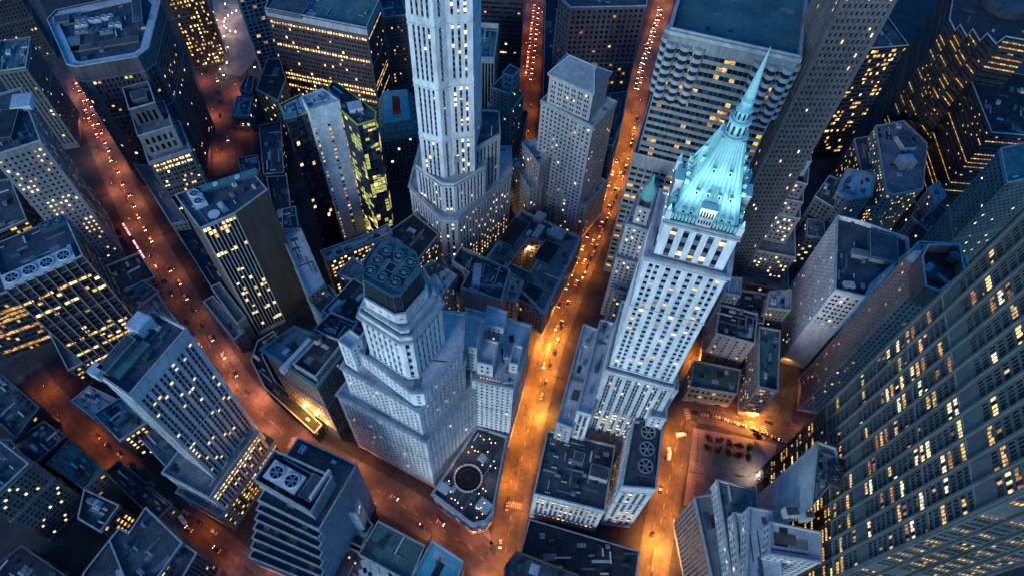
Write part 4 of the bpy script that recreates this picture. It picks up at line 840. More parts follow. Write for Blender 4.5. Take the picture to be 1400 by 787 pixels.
def mansard():
    P_ = PX([(520, 192), (572, 184), (566, 132), (518, 136)], 50); b = add('mansard_block', 'block with a green mansard roof cut by a square lit light well', P_)
    b.tier(P_, 0, 50, style('piers', bay=3, lit=.05), MIDG, None, 'teal', roofless=True); Q = offset(P_, -4.5); mb = MB(); n = 4; hole = offset(Q, -6.0)
    for i in range(4):
        j = (i+1) % 4; mb.quad((*P_[i], 50), (*P_[j], 50), (*Q[j], 61), (*Q[i], 61), WTEAL); mb.quad((*Q[i], 61), (*Q[j], 61), (*hole[j], 61), (*hole[i], 61), ROOFS['copper']); mb.quad((*hole[j], 61.3), (*hole[i], 61.3), (*hole[i], 40), (*hole[j], 40), TAN)
    mb.poly([(x, y, 40) for x, y in hole], W_DM); o = b.part(mb, 'mansard_roof'); mb = MB()  # well floor glows by itself, standing in for light inside the well
    h2 = offset(hole, 1)
    for i in range(4): j = (i+1) % 4; mb.quad((*h2[i], 61.4), (*h2[j], 61.4), (*hole[j], 61.4), (*hole[i], 61.4), COPE)
    b.part(mb, 'well_rim', o)
    for i in range(4):
        j = (i+1) % 4
        for t in (.15, .32, .5, .68, .85): p = Vector(P_[i]).lerp(Vector(P_[j]), t).lerp(Vector(Q[i]).lerp(Vector(Q[j]), t), .35); mb = MB(); mb.box((p.x, p.y, 53), (1.8, 1.8, 2.6), math.atan2(P_[j][1]-P_[i][1], P_[j][0]-P_[i][0]), WTEAL, ROOFS['copper']); b.part(mb, 'dormer', o)
    b.finish()
mansard()
b = simple('pinstriped_tower', 'black tower with white vertical pinstripes and a sunken roof, behind the white tower', PX([(640, 30), (682, 33), (676, 79), (636, 78)], 96), 96, style('strips', bay=2.2, lit=.02, base=3, top=5), PALEG, BLACKM, 'teal', 5, par=3.5); b.finish()
simple('dark_banded_slab', 'dark slab with thin horizontal bands, cut by the top of frame', RX((640, -30), (718, -26), 110, 30), 110, style('ribbon', lit=.10, pat='rows', v=(.45, .9), pal=(3, 4)), W('slate_panel', (.075, .085, .11)), SPAN, 'dark', 3).finish()
def pinnacle():
    P0 = PX([(667, 142), (700, 150), (716, 128), (690, 118)], 70); b = add('pinnacled_tower', 'slim old stone tower stepping up to a small dark cap between white and hipped towers', P0)
    st = style('small', bay=2.6, lit=.10, base=2); b.tier(P0, 0, 70, st, W('olive_stone', (.17, .17, .155)), None, 'dark', cornice=(.5, .7, 69.8)); P1 = PX([(672, 120), (697, 128), (709, 112), (688, 102)], 86); b.tier(P1, 69, 86, st, W('olive_stone', (.17, .17, .155)), None, 'dark')
    P2 = PX([(687, 100), (702, 105), (711, 95), (697, 88)], 98); b.tier(P2, 85, 98, st, GREY, None, 'dark', par=.5)
    for p in ((672, 120), (697, 128), (709, 112)): x, y = at(*p, 86); mb = MB(); mb.cyl((x, y, 86), .9, .1, 4, GREY, 6); b.part(mb, 'pinnacle')
    b.finish()
    simple('dark_wedge_block', 'dark block filling the gap behind the pinnacled tower', PX([(668, 232), (700, 150), (722, 152), (715, 190), (690, 250)], 24), 24, style('small', lit=.3, pal=(3, 8)), MIDG, None, 'dark', 3).finish()
pinnacle()
simple('brown_grid_tower', 'dark brown tower with a deep window grid, cut by the top of frame', PX([(764, -6), (780, 10), (884, 8), (892, -60), (770, -66)], 124), 124, style('grid', bay=3.6, floor=4.0, cols=((.22, .80),), lit=.03, v=(.2, .8), rec=.8, pal=(4, 5)), W('plum_stone', (.12, .085, .09)), None, 'dark', 2).finish()

def columned():
    P_ = RX((917, 38), (1094, 77), 200, 54); b = add('bay_columned_tower', 'broad banded tower with stacked round corner bays under a plain green roof', P_, 'skyscraper')
    st = style('ribbon', bay=2.6, floor=5.0, lit=.14, pat='clump', v=(.40, .96), cols=((.02,.98),), rec=.5, base=4, top=10, pal=(4, 5, 8, 8)); wl = W('banded_granite', (.25, .27, .275))
    zr = b.tier(P_, 0, 200, st, wl, wl, mat_stone('roof_green_panel', (.045, .13, .135), .8, .3, .08, False), par=3.0, cornice=(1.2, 2.0, 199))
    A, B = Vector(at(917, 38, 200)), Vector(at(1094, 77, 200)); d = (B-A).normalized(); nn = Vector((d.y, -d.x)); L = (B-A).length
    w2 = offset(P_, .9)
    for t in (2.6, 9.4, 16.2, L-16.2, L-9.4, L-2.6):
        mb = MB(); p = A+d*t+nn*.4
        for k in range(7): z = 158+k*5.0; mb.cyl((p.x, p.y, z), 2.1, 2.1, 2.8, GL_B, 18); mb.cyl((p.x, p.y, z+2.8), 2.75, 2.75, 2.2, PALEG, 18)
        b.part(mb, 'round_bay')
    C = B+Vector((-nn.x, -nn.y))*54
    for s, t in ((A, 3), (A, 10), (B, 3), (B, 10)):
        p = s-nn*t-d*.3*(1 if s is A else -1); mb = MB()
        for k in range(7): z = 158+k*5.0; mb.cyl((p.x, p.y, z), 2.1, 2.1, 2.8, GL_B, 18); mb.cyl((p.x, p.y, z+2.8), 2.75, 2.75, 2.2, PALEG, 18)
        b.part(mb, 'round_bay')
    # wider lower half in stepped bays
    low = offset(P_, 2.2); b.tier(low, 0, 118, dict(st, bay=4.4, cols=((.10, .90),), lit=.2), wl, wl, 'grey')
    b.finish()
columned()

# ---------------------------------------------------------------- far side: leaning towers beyond the spire
def tall_pier():
    P_ = RX((1050, 206), (1112, 206), 137, 24); b = add('tall_pier_tower', 'very tall grey-brown pier tower leaving the top of frame beside the green spire', P_, 'skyscraper')
    b.tier(P_, 0, 280, style('piers', bay=2.5, floor=3.7, cols=((.28, .74),), lit=.12, pat='high', rec=.6, sprec=.4, base=4, pal=(6, 6, 3)), W('mauve_stone', (.115, .105, .11)), SPAN_G, 'grey'); b.finish()
    t = [(RX((1006, 384), (1078, 398), 18, 40), 18), (RX((1022, 340), (1088, 352), 44, 34), 44), (RX((1039, 288), (1094, 299), 70, 27), 70), (RX((1056, 268), (1098, 277), 84, 20), 84), (RX((1072, 244), (1104, 252), 98, 14), 98)]
    b = add('stepped_lit_tower', 'stepped mauve stone tower with scattered bright windows beyond the green spire', t[0][0], 'skyscraper'); z = 0
    for i, (p, h) in enumerate(t): b.tier(p, max(0, z-1), h, style('small', bay=3.0, floor=3.8, lit=.38 if i < 3 else .15, base=2, pal=(3, 3, 6, 4)), W('mauve_pale', (.22, .205, .215)), None, 'grey'); z = h
    q = RX((1090, 222), (1108, 224), 108, 9); b.tier(q, 97, 110, style('small', lit=0), PALEG, None, 'pale'); b.finish()
tall_pier()
simple('yellow_banded_tower', 'dark glass tower with short yellow light bands beside the pier tower', RX((1188, 66), (1242, 62), 108, 34), 108, style('curtain', bay=1.7, floor=3.9, lit=.22, pat='clump', v=(.3, .85), pal=(3, 4, 8)), BLACKM, SPAN, 'dark', 5).finish()
def zigzag():
    Q = [(1298, 26), (1306, 42), (1313, 34), (1322, 50), (1330, 40), (1340, 56), (1350, 46), (1362, 60), (1376, 50), (1420, 58), (1440, -40), (1310, -46)]; P_ = PX(Q, 128)
    b = add('sawtooth_gold_tower', 'dark tower with sawtooth corners traced by gold lit floor lines', P_, 'skyscraper'); zr = b.tier(P_, 0, 128, style('ribbon', bay=2.0, floor=4.0, lit=.34, pat='rows', v=(.3, .62), pal=(4, 5, 8, 8, 5), edge=.2), BLACKM, SPAN, 'tar')
    c = at(1375, 6, 128); mb = MB(); mb.cyl((c[0], c[1], zr), 16, 16, 5, DARK, 40, ROOFS['dark']); b.part(mb, 'round_penthouse'); b.finish()
zigzag()
b = simple('gold_line_block', 'dark glass block with a wide blue-black roof and gold lines of light below', PX([(1322, 96), (1334, 90), (1415, 106), (1420, 186), (1356, 181)], 92), 92, style('ribbon', bay=2.2, floor=4.0, lit=.42, pat='rows', v=(.3, .6), pal=(4, 5, 8, 8)), BLACKM, SPAN, 'tar', 9, par=2.4); b.finish()
b = simple('pale_cluster_block', 'pale stone block with a white-rimmed skylight box on its roof', PX([(1197, 172), (1236, 165), (1268, 196), (1262, 258), (1222, 266), (1212, 262)], 62), 62, style('small', lit=.3, pal=(3, 4, 8)), GREY, None, 'grey', 8); b.hut(at(1241, 192, 66), (9, 12, 4), .2, b.zr, PALE, 'dark'); b.hut(at(1238, 222, 64), (10, 8, 7), .2, b.zr, PALEG, 'pale'); b.finish()
b = simple('green_grid_slab', 'dull green slab with a fine window grid next to the huge steel slab', PX([(1368, 203), (1377, 250), (1450, 234), (1440, 186)], 134), 134, style('small', bay=2.9, floor=3.6, cols=((.24, .76),), lit=.03, pal=(6, 3)), GREEN, None, 'teal', 3); b.finish()
simple('pale_pocket_block', 'little pale stone block wedged before the green slab', PX([(1270, 256), (1284, 248), (1294, 268), (1280, 278)], 60), 60, style('small', lit=.1), PALEG, None, 'pale', 2).finish()
simple('dark_pocket_block', 'dark block with teal window rows below the gold-lined block', PX([(1246, 296), (1268, 268), (1300, 290), (1280, 325)], 44), 44, style('small', lit=.05), GREEN, None, 'dark', 3).finish()
def white_end():
    P_ = PX([(1145, 294), (1178, 302), (1242, 325), (1243, 343), (1193, 386), (1184, 405), (1142, 395)], 88); b = add('white_end_block', 'white block with a blank end wall and a sunken dark roof full of machinery', P_)
    st = style('small', bay=2.8, floor=3.5, cols=((.25, .72),), v=(.25, .7), lit=.07, pal=(4, 8, 3)); Q = ccw(P_); ss = {}
    f0, f1 = Vector(at(1142, 395, 88)), Vector(at(1184, 405, 88))
    for i in range(len(Q)):
        if (Vector(Q[i])-f0).length < .1 and (Vector(Q[(i+1) % len(Q)])-f1).length < .1: ss[i] = style('pairs', bay=4.5, floor=4, base=52, lit=.12, top=4)
    zr = b.tier(Q, 0, 88, st, W('lavender_white', (.66, .62, .64)), None, 'dark', par=3, styles=ss); b.hut(at(1210, 335, 90), (16, 20, 4), rot_of((1142, 395), (1184, 405), 88), zr, MIDG, 'dark'); b.hut(at(1190, 345, 90), (18, 5, 3), rot_of((1142, 395), (1184, 405), 88), zr, PALEG, 'grey'); b.hut(at(1162, 388, 88), (6, 4, 3), 0, zr, PALE, 'pale'); b.scatter(Q, zr, 10); b.finish()
white_end()
def brown_curve():
    P_ = PX([(1243, 344), (1256, 330), (1312, 333), (1328, 372), (1302, 406), (1246, 396)], 140); b = add('brown_stepped_tower', 'brown brick tower of many small windows with a hollow rounded crown', P_, 'skyscraper')
    st = style('small', bay=2.5, floor=3.4, cols=((.26, .74),), v=(.22, .74), lit=.07, pal=(3, 4, 5), rec=.5); br = W('lamp_warmed_brick', (.42, .24, .20))  # rosy brick, its tone raised to carry the warm street light
    zr = b.tier(P_, 0, 140, st, br, None, 'pale'); Q = PX([(1261, 350), (1269, 334), (1312, 335), (1319, 371), (1286, 397), (1266, 391)], 152); zr = b.tier(Q, 139, 152, style('small', base=60), W('terracotta', (.27, .13, .11)), None, 'tar', par=6, parmat=PALEG); b.tank(at(1300, 356, 148), zr, 2.4); b.hut(at(1252, 352, 142), (4, 4, 6), .2, 139, PALEG, 'pale')
    b.finish()
brown_curve()
simple('pale_hutted_block', 'pale block with a rounded roof house beyond the white end block', PX([(1144, 262), (1158, 230), (1197, 238), (1192, 268), (1160, 272)], 58), 58, style('small', lit=.06), GREY, None, 'pale', 4).finish()
simple('ribbed_grey_block', 'grey block with ribbed walls left of the rounded roof house', PX([(1114, 268), (1134, 240), (1152, 246), (1140, 284)], 52), 52, style('piers', lit=.08), MIDG, None, 'dark', 3).finish()
simple('small_rimmed_block', 'small block with a dark roof and pale rim beside the white end block', PX([(1104, 299), (1126, 301), (1129, 326), (1103, 322)], 36), 36, style('punched', lit=.2, pal=(3, 4)), MIDG, None, 'teal', 2).finish()
simple('yellow_dotted_block', 'brown block dotted with yellow windows behind the white end block', RX((1184, 284), (1252, 276), 46, 22), 46, style('pairs', lit=.5, pal=(3, 3, 8), base=2), DBROWN, None, 'dark', 3).finish()
simple('copper_lit_strip', 'narrow brown slab with a column of gold windows beside the pale cluster', PX([(1168, 190), (1190, 186), (1200, 230), (1178, 236)], 50), 50, style('pairs', lit=.35, pal=(4, 8)), BROWN, None, 'dark', 2).finish()

# ---------------------------------------------------------------- the square behind the spire tower
simple('pink_wall_block', 'block with a pinkish blank wall and dark cluttered roof behind the spire tower', RX((979, 455), (1032, 469), 42, 22), 42, style('pairs', bay=5, floor=3.8, cols=((.3, .55),), lit=.12, base=3, pal=(4, 8)), PINK, None, 'tar', 12).finish()
simple('green_roof_annex', 'low annex with a flat olive green roof facing the square', PX([(949, 492), (1013, 505), (1008, 538), (943, 528)], 20), 20, style('punched', floor=6, lit=.2, pal=(4, 8)), W('orange_stone', (.30, .21, .15)), None, mat_stone('roof_olive', (.10, .13, .10), .85, .3, .1, False), 1).finish()
simple('blue_roof_slab', 'slim block with a long blue-grey roof above the corner of the square', PX([(1038, 446), (1067, 451), (1064, 534), (1037, 528)], 40), 40, style('pairs', bay=4.6, floor=3.8, lit=.2, pal=(4, 5)), PINK, None, 'teal', 7).finish()
simple('olive_wall_block', 'olive grey block behind the pinkish wall, its roof dark', PX([(988, 392), (1050, 402), (1044, 442), (984, 430)], 40), 40, style('small', lit=.05), W('olive_plaster', (.15, .145, .13)), None, 'tar', 7).finish()
simple('pale_square_block', 'small block with a pale square roof under the stepped lit tower', PX([(992, 378), (1015, 380), (1012, 404), (990, 400)], 52), 52, style('small', lit=.05), GREY, None, 'pale', 2).finish()
simple('tan_back_block', 'tan walled block with a pale roof next to the white end block', PX([(1052, 398), (1082, 396), (1081, 424), (1048, 420)], 50), 50, style('small', lit=.05), W('khaki_plaster', (.22, .19, .15)), None, 'pale', 4).finish()
def stairs_block():
    base = PX([(950, 679), (964, 679), (1117, 606), (1120, 760)], 50)
    defs = [([(101, 110), (110, 112), (118, 60), (108, 55)], 50, style('strips', bay=2.4, lit=0, cols=((.35, .95),))), ([(110, 116), (130, 112), (127, 60), (112, 58)], 62, style('small', bay=2.8, floor=3.7)), ([(113, 97), (121, 96), (121, 58), (112, 58)], 72, None), ([(117, 97), (128, 96), (128, 60), (111, 62)], 82, None), ([(122.5, 88), (144.5, 85), (142, 72), (119.5, 74)], 92, None), ([(141.5, 119.5), (149.5, 117), (148.4, 105), (133.5, 90)], 111, style('small', base=500))]
    b = add('stepped_corner_block', 'pale stone block stepping up in terraces to a blank white top beside the huge slab', ccw(defs[1][0]))
    for i, (p, h, s) in enumerate(defs):
        s = s or style('grid', bay=3.2, floor=3.9, cols=((.2, .78),), v=(.2, .78), lit=.06, base=2, top=2, pal=(3, 4)); zr = b.tier(p, 0, h, dict(s, lit=min(s['lit'], .08)), W('bluish_stone', (.52, .53, .54)) if i else W('rosy_stone', (.30, .24, .22)), None, 'pale' if i in (2, 3, 4) else 'grey', par=1.0)
        if i == 5: b.fans(at(1143, 648, 112), 1.2, 2, 1, 5, zr, DARKM, 2.2); b.scatter(ccw(p), zr, 5, big=.7)
        if i in (1,): b.scatter(ccw(p), zr, 6)
    b.hut((137, 90), (4, 3, 9), .1, 91, PALEG, 'dark'); b.hut((131, 92), (6, 4, 6), .1, 91, PALEG, 'dark'); b.finish()
stairs_block()
def cupola_block():
    P0 = RX((838, 395), (872, 405), 40, 40); b = add('cupola_block', 'narrow stepped stone block with a green cupola crammed against the spire tower', P0)
    st = style('small', bay=2.7, lit=.16, pal=(3, 4), base=2); P1 = RX((842, 352), (880, 362), 66, 34); P2 = RX((856, 306), (888, 316), 94, 26)
    b.tier(P0, 0, 40, st, PALEG, None, 'pale'); b.tier(P1, 0, 66, st, PALEG, None, 'pale', cornice=(.4, .6, 65.8)); b.tier(P2, 0, 94, st, PALEG, None, 'pale', cornice=(.4, .6, 93.8)); P3 = offset(P2, -3); b.tier(P3, 93, 108, st, PALEG, None, 'pale')
    c = mid(*P3); mb = MB()
    for r0, r1, z, h in ((4.5, 4.2, 107, 6), (4.6, 3.0, 113, 3), (3.0, 1.2, 116, 3), (1.2, .9, 119, 3), (.9, .05, 122, 4)): mb.cyl((c[0], c[1], z), r0, r1, h, ROOFS['copper'], 12)
    b.part(mb, 'cupola'); b.finish()
cupola_block()

for nm, lab, p, h, wl, rf, g in (
 ('low_dark_block', 'low dark block with bluish roof clutter at the near end of the far square', [(325, 216), (352, 212), (356, 232), (330, 240)], 16, MIDG, 'dark', 6),
 ('narrow_dark_block', 'narrow dark block between the far square and the glass apartment tower', [(354, 172), (384, 166), (388, 236), (360, 238)], 20, DARK, 'dark', 4),
 ('reddish_dark_block', 'reddish dark low block tucked between striped and glass towers', [(364, 242), (392, 240), (400, 304), (376, 306)], 22, DBROWN, 'tar', 4),
 ('small_teal_block', 'small low block with plant boxes below the glass apartment tower', [(386, 286), (404, 282), (408, 312), (386, 314)], 34, MIDG, 'dark', 5)):
    simple(nm, lab, PX(p, h), h, style('punched', lit=.12), wl, None, rf, g).finish()

simple('dark_street_wall', 'narrow dark block lining the red-lit far street', PX([(746, -20), (764, -20), (762, 146), (742, 150)], 34), 34, style('ribbon', lit=.06), DARK, SPAN, 'tar', 4).finish()
simple('lit_street_wall', 'narrow block of pale lit bands lining the other side of the far street', PX([(700, -30), (717, -30), (712, 58), (698, 66)], 52), 52, style('ribbon', lit=.5, pat='rows', pal=(3, 4, 8)), MIDG, SPAN, 'dark', 2).finish()

simple('dark_lane_tower', 'dark tower at the top corner lining the narrow lane behind the eight-sided block', RX((-46, 4), (22, -12), 64, 30), 64, style('small', lit=.08), DARK, None, 'tar', 3).finish()
simple('green_pocket_block', 'greenish low block at the frame edge under the long slab office', PX([(-24, 252), (14, 244), (36, 300), (-10, 320)], 46), 46, style('ribbon', lit=.2, pal=(4, 8)), GREEN, SPAN, 'dark', 4).finish()

for nm, lab, p, h, wl, rf, g in (
 ('pale_court_block', 'small pale roofed block between the compartment roofs and the light-well block', [(698, 372), (716, 384), (706, 412), (688, 408)], 34, BUFF, 'pale', 3),
 ('grey_court_block', 'little grey block behind the pair of dark roof fans', [(604, 352), (616, 346), (630, 376), (622, 384)], 38, PALEG, 'grey', 3),
 ('low_gap_block', 'low pale roof in the gap beside the stepped white building', [(622, 400), (640, 396), (684, 416), (676, 432), (640, 424)], 30, PALEG, 'pale', 5)):
    simple(nm, lab, PX(p, h), h, style('punched', lit=.12), wl, None, rf, g).finish()
# ------------------------------------------------------------------ ground, streets
ASPH = mat_stone('asphalt', (.066, .060, .058), .80, .35, .25, False); PAVE = mat_stone('pavement_concrete', (.085, .08, .08), .85, .3, .3, False); PLAZA = mat_stone('plaza_granite', (.22, .19, .18), .8, .25, .2, False)
GRND = mat_stone('ground_dark', (.045, .045, .05), .9, .4, .1, False); PAINT = mat_stone('road_paint', (.30, .29, .27), .7, .35, .8, False)
mb = MB(); mb.quad((-9000, -9000, 0), (9000, -9000, 0), (9000, 9000, 0), (-9000, 9000, 0), GRND); structure(mb.build('ground'))
def line_px(pts): return [Vector(at(x, y, 0)) for x, y in pts]
def resample(L, step):
    out = [L[0].copy()]; acc = 0.0
    for a, b in zip(L, L[1:]):
        d = (b-a).length; t = step-acc
        while t <= d: out.append(a.lerp(b, t/d)); t += step
        acc = (acc+d) % step
    return out
def normals(L):
    N = []
    for i in range(len(L)):
        d = (L[min(i+1, len(L)-1)]-L[max(i-1, 0)]).normalized(); N.append(Vector((-d.y, d.x)))
    return N
def ribbon(name, L, o0, o1, z, mat, kerb=None):
    N = normals(L); mb = MB()
    for i in range(len(L)-1):
        a, b = L[i]+N[i]*o0, L[i]+N[i]*o1; c, d = L[i+1]+N[i+1]*o0, L[i+1]+N[i+1]*o1
        mb.quad((*a, z), (*c, z), (*d, z), (*b, z), mat)
        if kerb is not None:
            for p, q in ((a, c), (d, b)): mb.quad((*p, 0), (*q, 0), (*q, z), (*p, z), mat)
    return structure(mb.build(name))
ROADS = {
 'avenue': (line_px([(100, 92), (122, 150), (150, 220), (176, 275), (205, 330), (240, 390), (285, 470), (330, 535), (385, 590), (440, 628), (520, 672), (590, 714), (650, 752), (690, 800)]), 12.0),
 'bright_street': (line_px([(672, 850), (690, 760), (706, 660), (728, 560), (752, 470), (785, 385), (815, 315), (838, 260), (852, 215), (866, 150), (880, 90), (900, 30), (915, -30)]), 11.0),
 'spire_street': (line_px([(880, 850), (893, 770), (908, 690), (926, 600), (940, 548), (962, 470), (1000, 370)]), 10.0),
 'square_street': (line_px([(928, 552), (985, 562), (1040, 580), (1090, 602), (1130, 620)]), 13.0),
 'dim_street': (line_px([(38, 505), (60, 535), (110, 588), (170, 640), (230, 694), (300, 745), (380, 810)]), 8.0),
 'far_square': (line_px([(268, 20), (285, 80), (308, 130), (318, 190), (322, 240)]), 24.0),
 'far_street': (line_px([(738, -40), (734, 10), (726, 80), (718, 140), (712, 190)]), 14.0),
 'cross_street': (line_px([(80, 110), (92, 95), (60, 40), (30, -20)]), 8.0),
 'back_lane': (line_px([(545, 130), (566, 60), (575, 0)]), 9.0),
 'east_lane': (line_px([(1060, 600), (1066, 560), (1078, 520), (1070, 450)]), 7.0),
}
for i, (k, (L, w)) in enumerate(ROADS.items()):
    S = resample(L, 4.0); z = .004+.0016*i; ribbon('road', S, -w/2, w/2, z, ASPH)
def crossing_free(p, me):   # keep pavements off other roads
    return all(min((p-q).length for q in resample(L, 6)) > w/2+1 for k, (L, w) in ROADS.items() if k != me)
FINE = {k: resample(L, 2.0) for k, (L, w) in ROADS.items()}
def near_road(p, me, pad=0.6):
    for k, (L, w) in ROADS.items():
        if k != me and any((p-q).length < w/2+pad for q in FINE[k]): return True
    return False
for k, (L, w) in ROADS.items():
    S = resample(L, 3.0); N = normals(S)
    for sgn in (-1, 1):
        run = []
        o0, o1 = (w/2, w/2+4.0) if sgn > 0 else (-w/2-4.0, -w/2)
        segs = []
        for i in range(len(S)):
            c = S[i]+N[i]*(o0+o1)/2
            if near_road(c, k, 2.2):
                if len(run) > 1: segs.append(run)
                run = []
            else: run.append(i)
        if len(run) > 1: segs.append(run)
        for run in segs:
            mb = MB()
            for i, j in zip(run, run[1:]):
                a, b, c, d = S[i]+N[i]*o0, S[j]+N[j]*o0, S[j]+N[j]*o1, S[i]+N[i]*o1
                mb.quad((*a, .13), (*b, .13), (*c, .13), (*d, .13), PAVE)
                mb.quad((*b, .13), (*a, .13), (*a, 0), (*b, 0), PAVE); mb.quad((*d, .13), (*c, .13), (*c, 0), (*d, 0), PAVE)
            structure(mb.build('pavement'))
    # lane dashes
    if w >= 10:
        mb = MB(); T = resample(L, 3.0); NN = normals(T)
        for i in range(0, len(T)-1, 3):
            if near_road(T[i], k, 1): continue
            a, b = T[i], T[i+1]; n_ = NN[i]*.12; z = .0245; mb.quad((*(a-n_), z), (*(b-n_), z), (*(b+n_), z), (*(a+n_), z), PAINT)
        if mb.f: structure(mb.build('road_marking'))
# zebra crossings
for c, d, n in (((705, 690), (1, .2), 8), (((668, 735)), (.4, 1), 8), ((1046, 590), (.5, 1), 7), ((940, 566), (.3, 1), 7), ((400, 604), (.6, -1), 7)):
    p = Vector(at(*c)); q = Vector(at(c[0]+d[0]*10, c[1]+d[1]*10)); u = (q-p).normalized(); v = Vector((-u.y, u.x)); mb = MB()
    for i in range(n):
        a = p+u*(i-n/2)*1.1; mb.quad(*[(*(a+u*s*.3+v*t*1.7), .026) for s, t in ((-1, -1), (1, -1), (1, 1), (-1, 1))], PAINT)
    structure(mb.build('road_marking'))
pl = PX([(948, 584), (1062, 606), (1050, 690), (935, 690)], 0); mb = MB(); mb.prism(pl, 0, .14, PLAZA); structure(mb.build('plaza'))
mb = MB(); e0, e1, e2 = Vector(at(948, 584)), Vector(at(1062, 606)), Vector(at(935, 690)); JNT = mat_stone('paving_joint', (.10, .08, .075), .85, .3, .5, False)
for i in range(1, 14):
    a, b2 = e0.lerp(e1, i/14), e0.lerp(e1, i/14)+(e2-e0); mb.bar((a.x, a.y, .12), (b2.x, b2.y, .12), .07, JNT)
    a, b2 = e0.lerp(e2, i/14), e0.lerp(e2, i/14)+(e1-e0)*.93; mb.bar((a.x, a.y, .123), (b2.x, b2.y, .123), .07, JNT)
structure(mb.build('plaza_joint'))
pl = PX([(290, 0), (345, 0), (360, 70), (330, 105), (300, 100)], 0); mb = MB(); mb.prism(pl, 0, .14, PLAZA); structure(mb.build('plaza'))

# patched asphalt and manholes
PAT = [mat_stone('asphalt_fresh', (.030, .030, .031), .85, .3, .5, False), mat_stone('asphalt_worn', (.095, .088, .084), .85, .3, .5, False)]
mb = MB(); kk = 0
for k, (L, w) in ROADS.items():
    F = FINE[k]; N = normals(F)
    for i in range(2, len(F)-4, 3):
        if R_.random() < .55 or near_road(F[i], k, 2): continue
        d = (F[i+1]-F[i]).normalized(); off = R_.uniform(-w/2+1.2, w/2-1.2); a, hl, hw = F[i]+N[i]*off, R_.uniform(.8, 4.5), R_.uniform(.3, 1.0); kk += 1; z = .021+.00001*kk
        mb.quad(*[(*(a+d*hl*s+N[i]*hw*t), z) for s, t in ((-1, -1), (1, -1), (1, 1), (-1, 1))], PAT[kk % 2])
structure(mb.build('road_patch'))
# ------------------------------------------------------------------ street lamps
LENS = {}
def lamp_proto(color, energy, nm, lens):
    t = thing('street_lamp', 'street lamp glowing over the street', 'street lamp', (0, 0, 0))
    mb = MB(); mb.cyl((0, 0, 0), .22, .18, .7, DARKM, 8); mb.build('lamp_base', t)
    mb = MB(); mb.cyl((0, 0, .7), .11, .07, 7.0, DARKM, 8); mb.build('pole', t)
    mb = MB(); mb.bar((0, 0, 7.6), (1.8, 0, 8.1), .09, DARKM); mb.build('arm', t)
    mb = MB(); mb.box((2.0, 0, 8.0), (.8, .34, .16), 0, DARKM); mb.box((2.0, 0, 7.93), (.6, .26, .07), 0, lens); mb.build('lamp_head', t)
    l = bpy.data.lights.new('street_lamp_'+nm, 'SPOT'); l.energy = energy*1.5; l.color = color; l.shadow_soft_size = .25; l.spot_size = math.radians(156); l.spot_blend = .45
    o = bpy.data.objects.new('lamp_glow', l); COL.objects.link(o); o.parent = t; o.location = (2.0, 0, 7.75)
    return t
SOD = mat_emit('sodium_lens', (1, .45, .12), 14, False); WHT = mat_emit('white_lens', (1, .78, .62), 12, False)
LAMPS = {  # road: (spacing, watts, colour, what the label says)
 'avenue': (20, 2700, (1, .29, .13), 'street lamp glowing salmon red over the long curving avenue'),
 'bright_street': (15, 5200, (1, .27, .03), 'street lamp blazing orange over the straight street beside the spire tower'),
 'spire_street': (15, 5200, (1, .27, .03), 'street lamp burning yellow orange in the narrow street behind the spire tower'),
 'square_street': (16, 3600, (1, .24, .06), 'street lamp lighting the roadway at the edge of the tree-dotted square'),
 'dim_street': (24, 1600, (1, .21, .03), 'street lamp on the dim reddish lower street'),
 'far_square': (24, 2200, (1, .24, .12), 'street lamp on the reddish far square behind the striped tower'),
 'far_street': (16, 1800, (1, .22, .05), 'street lamp in the far street between dark slabs'),
 'cross_street': (30, 500, (1, .30, .05), 'street lamp in the lane behind the eight-sided block'),
 'back_lane': (16, 1800, (1, .50, .15), 'street lamp in the back lane by the slim brown tower'),
 'east_lane': (18, 420, (1, .45, .12), 'street lamp in the lane below the blank white end wall'),
}
DIM = {'avenue': [(250, 412, 38, .12), (212, 340, 24, .6), (338, 548, 45, 3.2), (560, 690, 60, .9), (150, 240, 40, 1.2)], 'dim_street': [(100, 578, 26, .3), (146, 612, 30, 2.2), (200, 668, 36, .12), (55, 530, 30, 1.6), (265, 715, 40, 1.4)], 'bright_street': [(742, 540, 90, 1.5), (820, 320, 60, .8), (885, 80, 65, .12)], 'spire_street': [(895, 750, 50, 1.5)]}
def lamp_level(k, x, y):            # output varied at random, then dimmed or boosted for dark stretches and pools
    f = R_.uniform(.55, 1.35)
    for cx, cy, r, g in DIM.get(k, ()): f *= 1+(g-1)*math.exp(-((x-cx)**2+(y-cy)**2)/(r*r))
    return f
for k, (sp, en, colr, lab) in LAMPS.items():
    L, w = ROADS[k]; S = resample(L, sp); N = normals(S); first = lamp_proto(colr, en*LAMP_GAIN, k, SOD); first['label'] = lab; first['group'] = 'street lamps of the '+k.replace('_', ' '); used = False; first_e = en*LAMP_GAIN*1.5
    for i in range(1, len(S)):
        for sgn in ((-1, 1) if sp < 30 else ((-1,) if i % 2 else (1,))):
            if sp >= 15 and sgn != (1 if i % 2 else -1): continue       # staggered sides
            p = S[i]+N[i]*sgn*(w/2+.6); x, y, dz = proj(p.x, p.y, 0)
            if not (-60 < x < 1460 and -90 < y < 830) or near_road(p, k, .3) or (k == 'dim_street' and 165 < x < 235): continue
            t = copy_tree(first) if used else first; used = True
            t.location = (p.x, p.y, .13); g_ = [c for c in t.children if c.type == 'LIGHT'][0]; g_.data = g_.data.copy(); g_.data.energy = first_e*lamp_level(k, x, y); dd = -N[i]*sgn; t.rotation_euler = (0, 0, math.atan2(dd.y, dd.x))
    if not used:                                                            # nothing of this road's lamps in view
        for ch in list(first.children): bpy.data.objects.remove(ch)
        bpy.data.objects.remove(first)
